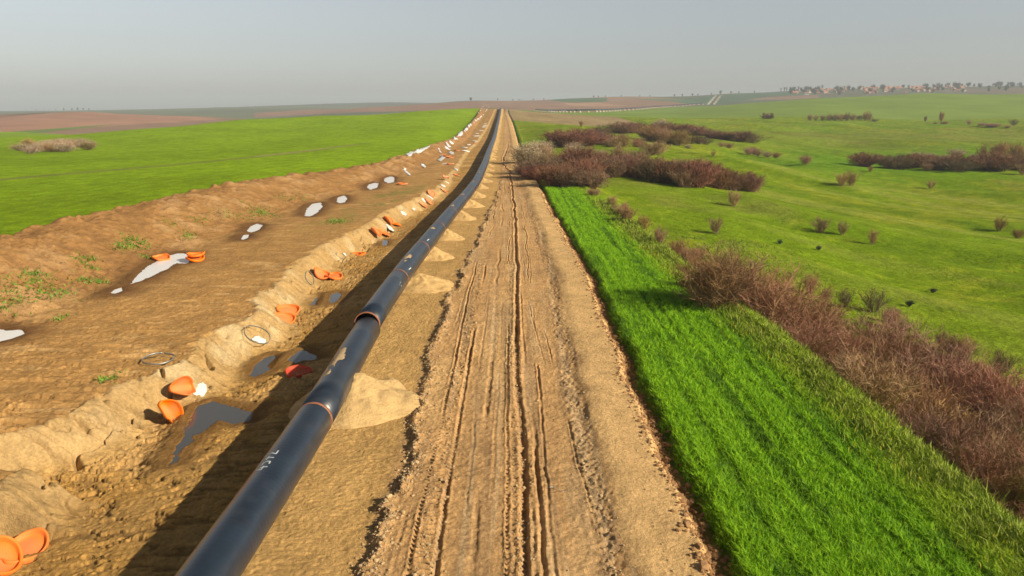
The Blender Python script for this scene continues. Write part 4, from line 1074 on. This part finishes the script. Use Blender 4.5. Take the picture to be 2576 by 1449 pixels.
def belt(px, n, h, kinds, label, group, jx=1.5, jy=1.5, wide=1.0, hv=.3):
    """n shrubs along a line surveyed in the picture; h in metres"""
    W = [hit(u, v)[:2] for u, v in px]; L = [0]
    for a, b in zip(W[:-1], W[1:]): L.append(L[-1]+math.hypot(b[0]-a[0], b[1]-a[1]))
    for i in range(n):
        t = (i+random.uniform(.1, .9))/n*L[-1]; k = max(j for j in range(len(W)) if L[j] <= t or j == 0); k = min(k, len(W)-2)
        f = (t-L[k])/max(L[k+1]-L[k], 1e-6)
        x = W[k][0]+(W[k+1][0]-W[k][0])*f+random.gauss(0, jx); y = W[k][1]+(W[k+1][1]-W[k][1])*f+random.gauss(0, jy)
        kd = random.choice(kinds)
        plant(kd, x, y, h*random.uniform(1-hv, 1+hv), label, group, wide=wide*random.uniform(.85, 1.2))

HG = 'bare shrubs of the hedge in the ditch'
belt([(1790,722),(1850,760),(1920,800)], 10, 1.8, ['brown','wide'], 'bare purplish shrub at the far start of the ditch hedge', HG, .7, 1.2, 1.1)
belt([(1900,790),(2000,850),(2120,930),(2250,1020),(2380,1120),(2500,1235),(2640,1380)], 46, 3.3, ['brown','brown','wide'], 'bare purplish shrub in the thick of the ditch hedge, right of the crop strip', HG, 2.1, 1.2, 1.1, .38)
belt([(2150,985),(2300,1090),(2450,1200),(2600,1330)], 12, 2.4, ['wide','ochre','brown'], 'low tangled bare shrub on the near side of the ditch hedge', HG, .8, .8, 1.3)
belt([(2260,940),(2400,1010),(2560,1120)], 16, 3.0, ['brown','wide','ochre'], 'bare shrub on the meadow side of the ditch hedge', HG, 1.4, 1.4, 1.1)
belt([(2040,735),(2110,770),(2180,790),(2260,835),(2330,870),(2440,905),(2500,950)], 12, 2.2, ['brown','dark'], 'thin dark shrub in the broken row just beyond the hedge', 'thin shrubs beyond the hedge', .8, 1.2, .8)
belt([(1480,487),(1500,500)], 2, 1.8, ['brown'], 'small brown bush at the tail of the thicket, beside the crop strip', 'bushes between thicket and hedge', .4, .5, 1.1)
belt([(1545,520),(1575,550),(1605,575)], 7, 1.6, ['brown','ochre'], 'low brown bush between thicket and hedge', 'bushes between thicket and hedge', .5, .8, 1.1)
belt([(1635,605),(1665,618),(1700,640),(1745,655),(1765,665)], 8, 1.5, ['brown','wide'], 'brown bush in the clump at the far end of the ditch hedge', 'bushes between thicket and hedge', .7, .8, 1.0)
TG = 'bare shrubs of the thicket at the bend of the road'
belt([(1302,418),(1325,412),(1352,398),(1372,388)], 7, 4.4, ['blossom'], 'pale blossoming shrub at the road end of the thicket', TG, .8, 2.0, 1.0, .2)
belt([(1322,434),(1360,446),(1410,462),(1450,470),(1490,474)], 18, 3.6, ['thick','thick','wide','dark'], 'dark brown shrub in the front rank of the thicket', TG, 1.5, 3.4, 1.4, .4)
belt([(1390,425),(1450,425),(1530,440),(1600,448),(1660,455),(1720,466)], 28, 4.0, ['thick','thick','thick','wide','dark'], 'brown shrub in the long middle band of the thicket', TG, 1.9, 5, 1.35, .38)
belt([(1690,452),(1740,466),(1800,470),(1850,474),(1880,471)], 13, 4.8, ['thick','thick','wide'], 'tall brown shrub at the right end of the thicket', TG, 1.6, 3.5, 1.25)
belt([(1370,395),(1450,400),(1540,412),(1600,420)], 8, 4.2, ['ochre','blossom','brown'], 'greyish shrub behind the middle band of the thicket', TG, 2.0, 5, 1.1)
belt([(1420,372),(1460,362),(1500,362),(1550,368)], 10, 4.8, ['thick','thick','wide'], 'brown shrub in the back rank of the thicket, below the brown field', TG, 2.5, 5, 1.8)
belt([(1480,340),(1520,336),(1570,334),(1620,333)], 9, 4.6, ['thick','dark','thick'], 'dark shrub on the ridge behind the thicket', TG, 3, 5, 2.0)
belt([(1545,352),(1590,372),(1640,388),(1690,400),(1720,404)], 7, 4.0, ['brown','ochre'], 'brown shrub in the thin line running down behind the thicket', TG, 2, 4, 1.7)
belt([(1615,350),(1650,355),(1690,360)], 8, 5.6, ['ochre','brown'], 'reddish shrub of the rounded clump behind the thicket', 'rounded clump behind the thicket', 2.5, 4, 1.6)
belt([(1650,325),(1720,335),(1780,345),(1850,356),(1905,362)], 15, 4.4, ['thick','thick','dark'], 'brown shrub in the straight hedge at the edge of the far green field', 'straight hedge on the far field edge', 1.5, 2.5, 1.9)
belt([(1725,361),(1775,364)], 4, 3.8, ['brown','dark'], 'shrub in the short row in front of the straight hedge', 'short row before the straight hedge', 1.5, 2, 1.9)
belt([(1645,316),(1668,318)], 3, 4.5, ['blossom'], 'pale blossoming bush behind the ridge thicket', 'pale bushes behind the ridge thicket', 2, 4, 1.3)
belt([(1875,384),(1905,392),(1945,401)], 6, 3.2, ['brown','blossom'], 'low greyish shrub of the oval clump below the straight hedge', 'oval clump in the meadow', 2, 3, 1.5)
belt([(1822,371),(1845,373)], 2, 2.2, ['brown'], 'low brown bush between straight hedge and oval clump', 'low bushes between straight hedge and oval clump', 1, 2, 1.6)
FG = 'shrubs of the long hedge at the right edge'
belt([(2170,418),(2230,424),(2300,424),(2400,428),(2500,432),(2600,428)], 18, 5.0, ['thick','dark','thick'], 'dark brown shrub in the long hedge at the right edge', FG, 2.5, 4, 1.9)
belt([(2280,402),(2360,402),(2440,404)], 6, 3.0, ['blossom'], 'pale shrub along the back of the long right hedge', FG, 2, 4, 1.5)
belt([(2470,410),(2520,405),(2580,408)], 5, 7.5, ['ochre','brown'], 'taller bare shrub rising from the long right hedge', FG, 3, 5, .9)
# island of blossom on the left
for i in range(15):
    a = random.uniform(0, 6.28); r = math.sqrt(random.random()); U = 140+96*r*math.cos(a); V = 377+12*r*math.sin(a)-.02*(U-140)
    x, y, z = hit(U, V); plant('blossom' if random.random() < .6 else random.choice(['olive', 'ochre']), x, y, random.uniform(2.4, 4.0), 'low shrub in the oval blossoming island on the left field', 'oval island of shrubs on the left field', wide=2.0)

SG = [ # U, V of the foot, height px, kind, width, label, tree?
 (1845,518,46,'fan',0.84,'tall pale topped bush alone on the slope below the thicket'), (1800,588,48,'fan',0.84,'bare fan shaped bush nearest the hedge on the open meadow'),
 (2063,585,46,'fan',1.01,'round bare bush, left one of a row of three on the meadow'), (2119,591,44,'fan',0.68,'narrow bare bush, middle one of a row of three on the meadow'), (2194,615,46,'fan',0.57,'faint thin bush, right one of a row of three on the meadow'),
 (2512,581,42,'fan',0.94,'bare bush above the low brown one at the right edge'), (2560,600,26,'ochre',1.2,'low brown bush cut by the right edge'),
 (2025,414,28,'olive',1.0,'round olive bush alone in the valley'), (2117,467,38,'fan',0.88,'ochre bush, left one of a touching pair'), (2139,467,42,'fan',0.88,'ochre bush, right one of a touching pair'),
 (2341,474,24,'fan',0.94,'small tan bush below the long right hedge'), (2190,432,16,'fan',0.94,'tiny tan bush at the left foot of the long right hedge'), (2571,440,34,'fan',0.94,'dark bush at the right edge below the long hedge'),
 (1887,452,26,'fan',0.94,'bush standing off the right end of the thicket'), (1731,374,12,'blossom',1.3,'small white blossoming bush on the meadow slope'), (1794,393,16,'fan',0.81,'small thin bush right of the blossoming one'),
 (2550,316,18,'dark',1.1,'round dark tree at the far right field edge'), (2367,311,28,'tree',.7,'tall faint tree on the far field edge'), (2327,309,16,'tree',.7,'small faint tree left of the tall faint one'), (2438,314,14,'brown',1.1,'small brown tree between two field edge trees'),
 (2330,430,22,'olive',1.1,'light olive bush in front of the long right hedge'), (1462,324,20,'tree',.6,'lone bare tree at the far corner of the thicket')]
for U, V, hp_, kd, wd, lb in SG:
    x, y, z = hit(U, V); tr = kd == 'tree'
    plant(kd, x, y, dist_h(y, hp_), lb, None, 'tree' if tr else 'shrub', 'tree' if tr else 'shrub', wide=wd)
for i, U in enumerate([2037, 2052, 2068, 2085, 2100, 2115, 2131, 2146, 2185, 2176]):
    x, y, z = hit(U, 304-.6*abs(i-5)*.3); plant('fan', x, y, dist_h(y, random.uniform(15, 25)), 'faint bare tree in the row across the far field', 'row of bare trees on the far field', 'tree', 'tree', .8)
for i, U in enumerate([1921, 1930, 1941]):
    x, y, z = hit(U, 299); plant('tree', x, y, dist_h(y, 15), 'faint bare tree of the small trio on the far field', 'trio of bare trees on the far field', 'tree', 'tree', .8)
for k, (pl, lb) in enumerate([([(2070,303),(2100,301),(2130,299),(2160,302),(2190,305)], 'dark low scrub under the row of far trees'), ([(1918,299),(1945,300)], 'dark low scrub under the trio of far trees')]):
    belt(pl, 8 if k == 0 else 3, 4.0, ['dark'], lb, 'dark scrub on the far field', 3, 3, 2.2)
belt([(2352,312),(2390,313)], 3, 2.0, ['brown'], 'brown scrub at the foot of the tall faint tree', 'scrub on the far field edge', 2, 2, 2.5)
belt([(2468,317),(2515,319)], 4, 2.6, ['blossom'], 'pale scrub on the far right field edge', 'pale scrub on the far field edge', 2, 2, 2.2)

for U, V, lb in [(1962, 614, 'tiny dark green bush, left one of two on the open meadow'), (2059, 629, 'tiny dark green bush, right one of two on the open meadow'), (2347, 736, 'tiny dark green bush low on the right meadow, the bigger of two'), (2287, 771, 'tiny dark green bush low on the right meadow, the smaller of two')]:
    x, y, z = hit(U, V); plant('far_tree', x, y, .6, lb, None, wide=2.0)

# ------------------------------------------------------------------ skyline trees and the village
def sky_v(U, dist_lo=900):
    best = None
    ys = np.geomspace(dist_lo, 8000, 500); x = (U-1288)/FPX*ys
    _, V = proj(x, ys, ZF(x, ys)); i = int(np.argmin(V)); return float(x[i]), float(ys[i]), float(V[i])
for U, hp_, kd, lb in [(1187, 8, 'far_tree', 'dark tree on the skyline just left of the road head'), (1253, 7, 'poplar', 'small pointed tree on the skyline above the road head'), (1290, 4, 'far_tree', None), (1305, 4, 'far_tree', None), (1312, 3, 'far_tree', None), (1340, 4, 'far_tree', None), (1366, 4, 'far_tree', None), (1488, 5, 'far_tree', None), (1499, 4, 'far_tree', None), (1516, 4, 'far_tree', None), (1555, 4, 'far_tree', None), (1600, 4, 'far_tree', None),
                       (1625, 4, 'far_tree', None), (1685, 6, 'far_tree', None), (1704, 6, 'far_tree', None), (1729, 6, 'far_tree', None), (1742, 5, 'far_tree', None), (1775, 5, 'far_tree', None), (1797, 9, 'far_tree', 'dark tree at the head of the twin far tracks'), (1823, 6, 'far_tree', None), (1842, 5, 'far_tree', None), (1880, 5, 'far_tree', None),
                       (140, 5, 'far_tree', None), (152, 5, 'far_tree', None), (168, 5, 'far_tree', None), (188, 6, 'far_tree', None), (208, 6, 'far_tree', None), (222, 7, 'far_tree', None), (236, 6, 'far_tree', None), (250, 5, 'far_tree', None), (120, 4, 'far_tree', None), (95, 4, 'far_tree', None)]:
    x, y, v = sky_v(U); h = dist_h(y, hp_)
    plant(kd, x, y, h, lb or ('small dark tree on the left skyline' if U < 600 else 'small dark tree on the middle skyline'), None if lb else ('trees on the left skyline' if U < 600 else 'trees on the middle skyline'), 'tree', 'tree', 1.1 if kd == 'far_tree' else .5)
for U in np.linspace(1946, 2046, 16):
    U = U+random.uniform(-2, 2); x, y, v = sky_v(U); plant('poplar', x, y, dist_h(y, random.uniform(6, 12)), 'pointed dark tree in the even skyline row left of the village', 'skyline row left of the village', 'tree', 'tree', .8)
def house_parts(wx, wy, hh, rh):
    V = [(-wx,-wy,-3),(wx,-wy,-3),(wx,wy,-3),(-wx,wy,-3),(-wx,-wy,hh),(wx,-wy,hh),(wx,wy,hh),(-wx,wy,hh),(-wx,0,hh+rh-.3),(wx,0,hh+rh-.3)]
    F = [(0,1,5,4),(2,3,7,6),(1,2,6,5),(3,0,4,7),(5,6,9,9),(7,4,8,8)]
    F = [f for f in F if len(set(f)) == 4]+[(5,6,9,5),(7,4,8,7)]
    e = .6; R = [(-wx-e,-wy-e,hh-.4),(wx+e,-wy-e,hh-.4),(wx+e,0,hh+rh),(-wx-e,0,hh+rh),(wx+e,wy+e,hh-.4),(-wx-e,wy+e,hh-.4)]
    R2 = [(a,b,c-.25) for a,b,c in R]; RV = R+R2
    RF = [(0,1,2,3),(3,2,4,5),(6,9,8,7),(9,11,10,8),(0,6,7,1),(5,4,10,11)]
    WV = []; WF = []
    for k in range(3):
        x = -wx*.6+k*wx*.6; b = len(WV); WV += [(x-.5,-wy-.03,1.2),(x+.5,-wy-.03,1.2),(x+.5,-wy-.03,2.6),(x-.5,-wy-.03,2.6)]; WF.append((b,b+1,b+2,b+3))
    return V, F, RV, RF, WV, WF
def tri_quads(F): return [f if len(set(f)) == 4 else f for f in F]
HP_ = []
for wm, (wx, wy, hh, rh) in (('house_wall', (6, 4.5, 4.5, 3.0)), ('house_white', (7, 5, 6.5, 3.2)), ('house_wall', (5, 5, 3.6, 3.4))):
    V, F, RV, RF, WV, WF = house_parts(wx, wy, hh, rh)
    F4 = [f for f in F if len(set(f)) == 4]; G3 = [f[:3] for f in F if len(set(f)) == 3]
    me = bpy.data.meshes.new('wall'); me.from_pydata(V, [], F4+G3); me.materials.append(M[wm])
    r = bpy.data.meshes.new('roof'); r.from_pydata(RV, [], RF); r.materials.append(M['roof_tile'])
    wn = bpy.data.meshes.new('windows'); wn.from_pydata(WV, [], WF); wn.materials.append(M['window_dark'])
    HP_.append((me, r, wn))
hn = 0; tries = 0; spots = []
while hn < 95 and tries < 3000:
    tries += 1
    U = random.choice([random.uniform(1985, 2110), random.uniform(2110, 2330), random.uniform(2150, 2260), random.uniform(2300, 2420)]); y = random.uniform(2350, 2980); x = (U-1288)/FPX*(y*CP)
    if any(math.hypot(x-a, y-b) < 16 for a, b in spots): continue
    spots.append((x, y)); z = float(ZF(x, y)); me = random.choices(HP_, [5, 1, 4])[0]
    e = empty('house', (x, y, z), random.uniform(-.6, .6)); s = random.uniform(.7, 1.05); e.scale = (s, s, s)
    for nm, m_ in zip(('wall', 'roof'), me):
        o = bpy.data.objects.new(nm, m_); C.objects.link(o); o.parent = e
    tag(e, 'small house with red tiled roof in the village on the far hill', 'house', 'houses of the hill village'); hn += 1
for i in range(115):
    U = random.uniform(1960, 2600); y = random.uniform(2300, 3000); x = (U-1288)/FPX*y
    plant('far_tree', x, y, random.uniform(9, 17), 'dark tree among the houses on the far hill', 'trees of the hill village', 'tree', 'tree', 1.2)
for U, hp_ in [(2195, 7), (2240, 8), (2293, 9), (2335, 8), (2345, 7), (2372, 8), (2385, 8), (2460, 7), (2474, 8), (2498, 9), (2520, 6), (2560, 9), (2572, 14)]:
    x, y, v = sky_v(U, 1800); plant('far_tree', x, y, dist_h(y, hp_), 'dark tree on the skyline above the village', 'skyline trees above the village', 'tree', 'tree', 1.0)

# ------------------------------------------------------------------ grass of the crop strip, weeds, stones
def blades(name, x, y, h, wdt, col, label, cat=None, kind='stuff', lean=.45, mat='blade'):
    n = len(x); z = G(x, y); a = RNG.uniform(0, 2*math.pi, n); b = RNG.uniform(0, 2*math.pi, n); L = h*lean*RNG.uniform(.3, 1.6, n)
    dx, dy = np.cos(a)*L, np.sin(a)*L; wx, wy = np.cos(b)*wdt/2, np.sin(b)*wdt/2
    P = np.stack([x, y, z-.02], -1); W = np.stack([wx, wy, np.zeros(n)], -1)
    Mi = P+np.stack([dx*.35, dy*.35, h*.62], -1); Tp = P+np.stack([dx, dy, h*RNG.uniform(.8, 1.05, n)], -1)
    V = np.stack([P-W, P+W, Mi+W*.8, Mi-W*.8, Tp+W*.15, Tp-W*.15], 1).reshape(-1, 3)
    k = np.arange(n)[:, None]*6
    F = np.concatenate([k+np.array([[0, 1, 2, 3]]), k+np.array([[3, 2, 4, 5]])], 0)
    CC = np.repeat(col, 6, 0)
    o = mesh_obj(name, V, F, M[mat], smooth=False, col=CC); tag(o, label, cat, None, kind); return o
nb = 330000
yy = 16+ (RNG.random(nb)**1.9)*150; t = RNG.random(nb)
x = xR(yy)+.62+.12*noise(yy/.5, 2.2, 409)+(xW(yy)+.9-xR(yy)-.62)*t
tram = np.zeros(nb)
for x0, wd in ((7.3, .10), (8.3, .18), (9.2, .10), (9.9, .22), (10.9, .16), (11.7, .11), (12.5, .22), (13.4, .12)):
    c = x0+.18*noise(yy/9, x0, 401)+(xR(yy)-6)*.8; tram = np.maximum(tram, np.exp(-((x-c)/wd)**2)*(.6+.4*noise(yy/3, x0*3, 402)))
bare = sstep(.35, .7, fbm(x/1.1, yy/1.6, 3, 405))*.6
keep = (RNG.random(nb) > tram*.85) & (RNG.random(nb) > bare)
x, yy, tram = x[keep], yy[keep], tram[keep]; n = len(x)
pxs = (yy*yy+169)/(13*790)
out_ = sstep(-2.6, -.4, x-xW(yy)+.8*fbm(x/2, yy/3, 2, 407))
clump = .5*fbm(x/.7, yy/.9, 3, 410)+.85*fbm(x/.36, yy/16, 3, 412)
h = (.23+.09*clump+.05*RNG.random(n))*(1-.45*tram)*(1+.25*out_*RNG.random(n)); wdt = np.clip(.012+.28*(yy/FPX*2.5), .014, .12)
c0 = np.array([.15, .38, .006]); c1 = np.array([.34, .60, .010]); c2 = np.array([.40, .47, .03]); c3_ = np.array([.045, .14, .012])
r = RNG.random(n)[:, None]; col = c0*(1-r)+c1*r; col = col*(1-.5*out_[:, None])+c2*.5*out_[:, None]
dk = sstep(.0, .6, -clump)[:, None]*.62; col = col*(1-dk)+c3_*dk
blades('crop_grass', x, yy, h, wdt, col, 'dense green young crop with tramlines right of the road', lean=.75)
# yellow flowers and taller weeds on the outer verge
n = 26000; yy = 15+(RNG.random(n)**1.6)*95; x = xW(yy)+RNG.normal(.1, .75, n); hh = RNG.uniform(.15, .55, n)*(1+.4*noise(x/1.2, yy/1.2, 420))
col = np.array([.26, .34, .03])*(1-RNG.random((n, 1))*.5)+np.array([.25, .24, .06])*RNG.random((n, 1))*.4
blades('verge_weeds', x, yy, hh, np.clip(.02+.0006*yy, .02, .08), col, 'yellowish weeds along the outer verge of the crop strip')
n = 2600; yy = 15+(RNG.random(n)**1.4)*75; x = xW(yy)-.5+RNG.normal(0, .8, n); m = noise(x/2, yy/3, 425) > .05; x, yy = x[m], yy[m]; n = len(x)
blades('yellow_flowers', x, yy, np.full(n, .34)*RNG.uniform(.7,1.1,n), np.full(n, .03), np.tile(np.array([[.62, .52, .03]]), (n, 1)), 'small yellow flowers along the verge of the crop strip', lean=.2)
# grass of the ditch and meadow close to the hedge, short turf
n = 60000; yy = 22+(RNG.random(n)**1.5)*80; x = xW(yy)+.8+RNG.random(n)**.8*26
kp = (fbm(x/3, yy/3, 3, 430) > -.1) & (np.abs(x-21.5) < 7+3*RNG.random(n)**2*3); x, yy = x[kp], yy[kp]; n = len(x); r = RNG.random((n, 1))
blades('meadow_grass', x, yy, RNG.uniform(.05, .22, n), np.clip(.02+.0008*yy, .03, .10), np.array([.18, .28, .02])*(1-r)+np.array([.32, .33, .07])*r, 'rough grass on the ditch slopes around the hedge', lean=.8)
# weeds on the brown bank
WX, WY = [], []
for U, V, n_, sp in [(60, 745, 160, 2.2), (30, 720, 90, 1.6), (215, 655, 70, .8), (310, 622, 90, .9), (352, 615, 90, .9), (332, 600, 60, .8), (205, 700, 40, .5), (250, 705, 50, .5), (232, 672, 40, .6), (85, 690, 60, .8), (105, 700, 50, .9), (370, 645, 30, .5), (140, 735, 60, .8), (470, 585, 40, .9), (475, 600, 30, .6), (500, 552, 40, 1.1), (430, 560, 30, .9), (640, 525, 90, 1.8), (660, 532, 60, 1.6), (670, 540, 60, 1.5), (610, 545, 40, 1.4), (850, 557, 120, 1.2), (270, 948, 50, .5), (155, 800, 20, .5), (560, 540, 40, 1.6), (15, 770, 60, .8), (720, 500, 50, 2), (760, 492, 50, 2)]:
    bx_, by_, _ = hit(U, V)
    for _i in range(n_*2): WX.append(bx_+random.gauss(0, sp*.5)); WY.append(by_+random.gauss(0, sp*.9))
x = np.array(WX); yy = np.array(WY); n = len(x); r = RNG.random((n, 1))
blades('bank_weeds', x, yy, RNG.uniform(.06, .24, n), RNG.uniform(.05, .13, n), np.array([.10, .20, .02])*(1-r)+np.array([.20, .30, .04])*r, 'scattered green weeds sprouting on the brown bank', lean=1.2)

def ico(seed):
    t = (1+5**.5)/2; P = np.array([(-1,t,0),(1,t,0),(-1,-t,0),(1,-t,0),(0,-1,t),(0,1,t),(0,-1,-t),(0,1,-t),(t,0,-1),(t,0,1),(-t,0,-1),(-t,0,1)], float); P /= np.linalg.norm(P[0])
    r = np.random.default_rng(seed); P = P*r.uniform(.65, 1.15, (12, 1))*np.array([1, .8, .6])
    F = np.array([(0,11,5),(0,5,1),(0,1,7),(0,7,10),(0,10,11),(1,5,9),(5,11,4),(11,10,2),(10,7,6),(7,1,8),(3,9,4),(3,4,2),(3,2,6),(3,6,8),(3,8,9),(4,9,5),(2,4,11),(6,2,10),(8,6,7),(9,8,1)])
    return P, F
def stones(name, x, y, s, mat, label):
    z = G(x, y); n = len(x); VV = []; FF = []; base = 0
    for v in range(5):
        P, F = ico(v); m = np.arange(n) % 5 == v; k = m.sum(); a = RNG.uniform(0, 6.28, k); ca, sa = np.cos(a)[:, None], np.sin(a)[:, None]
        Q = np.stack([P[None, :, 0]*ca-P[None, :, 1]*sa, P[None, :, 0]*sa+P[None, :, 1]*ca, np.repeat(P[None, :, 2], k, 0)], -1)*s[m][:, None, None]
        Q += np.stack([x[m], y[m], z[m]+s[m]*.25], -1)[:, None, :]; VV.append(Q.reshape(-1, 3))
        FF.append((F[None]+np.arange(k)[:, None, None]*12).reshape(-1, 3)+base); base += k*12
    o = mesh_obj(name, np.concatenate(VV), np.concatenate(FF), M[mat], smooth=False); tag(o, label, None, None, 'stuff')
n = 7000; yy = 15+(RNG.random(n)**1.7)*110; x = xR(yy)+RNG.normal(.0, .28, n)+.05; s = RNG.gamma(2, .022, n)+.015
stones('clods', x, yy, s, 'clod', 'brown clods along the right edge of the road')
n = 13000; yy = 15+(RNG.random(n)**1.7)*90; e_ = xP(yy)+3.45+.35*noise(yy/3.0, 8.8, 9)+.25*noise(yy/.9, 2.2, 10); x = e_+.35+RNG.normal(0, .28, n)
x2 = np.where(RNG.random(n) < .45, rutx(7, .15, yy)+RNG.normal(.0, .22, n), np.where(RNG.random(n) < .3, xR(yy)-2.95+RNG.normal(0, .25, n), -2.62+RNG.normal(0, .22, n))); pick = RNG.random(n); x = np.where(pick < .40, x2, x); x = np.where(pick > .85, xR(yy)-RNG.uniform(-.2, 9, n), x); s = RNG.gamma(2, .013, n)+.008; s = np.where(pick > .85, s*.6, s)
stones('gravel', x, yy, s, 'stone', 'loose gravel and lumps along the ruts of the road')
# a length of bent wire dropped on the road
V = []; F = []; x0, y0, _ = hit(1383, 1228); x1, y1, _ = hit(1418, 1237)
P = [np.array([x0+(x1-x0)*t, y0+(y1-y0)*t+.10*math.sin(t*5), 0]) for t in np.linspace(0, 1, 9)]
for p in P: p[2] = G(float(p[0]), float(p[1]))+.05
for a, b in zip(P[:-1], P[1:]): prism(V, F, a-P[0], b-P[0], .010, .010)
o = mesh_obj('bent_wire', V, F, M['chalk']); o.location = P[0]; tag(o, 'thin pale bent wire dropped on the rutted road', 'wire')

# ------------------------------------------------------------------ haze
me = bpy.data.meshes.new('haze'); hx, y0_, y1_, z0_, z1_ = 9500, -300, 9300, -60, 135
me.from_pydata([(-hx,y0_,z0_),(hx,y0_,z0_),(hx,y1_,z0_),(-hx,y1_,z0_),(-hx,y0_,z1_),(hx,y0_,z1_),(hx,y1_,z1_),(-hx,y1_,z1_)], [], [(3,2,1,0),(4,5,6,7),(0,1,5,4),(1,2,6,5),(2,3,7,6),(3,0,4,7)])
hz = bpy.data.objects.new('haze', me); C.objects.link(hz); tag(hz, 'pale haze over the fields', None, None, 'stuff')
m = bpy.data.materials.new('haze_air'); m.use_nodes = True; t = m.node_tree; t.nodes.clear()
o = t.nodes.new('ShaderNodeOutputMaterial'); pv = t.nodes.new('ShaderNodeVolumePrincipled'); t.links.new(pv.outputs[0], o.inputs['Volume'])
pv.inputs['Color'].default_value = (.80, .90, 1.0, 1); pv.inputs['Density'].default_value = HAZE; pv.inputs['Anisotropy'].default_value = .0
me.materials.append(m)
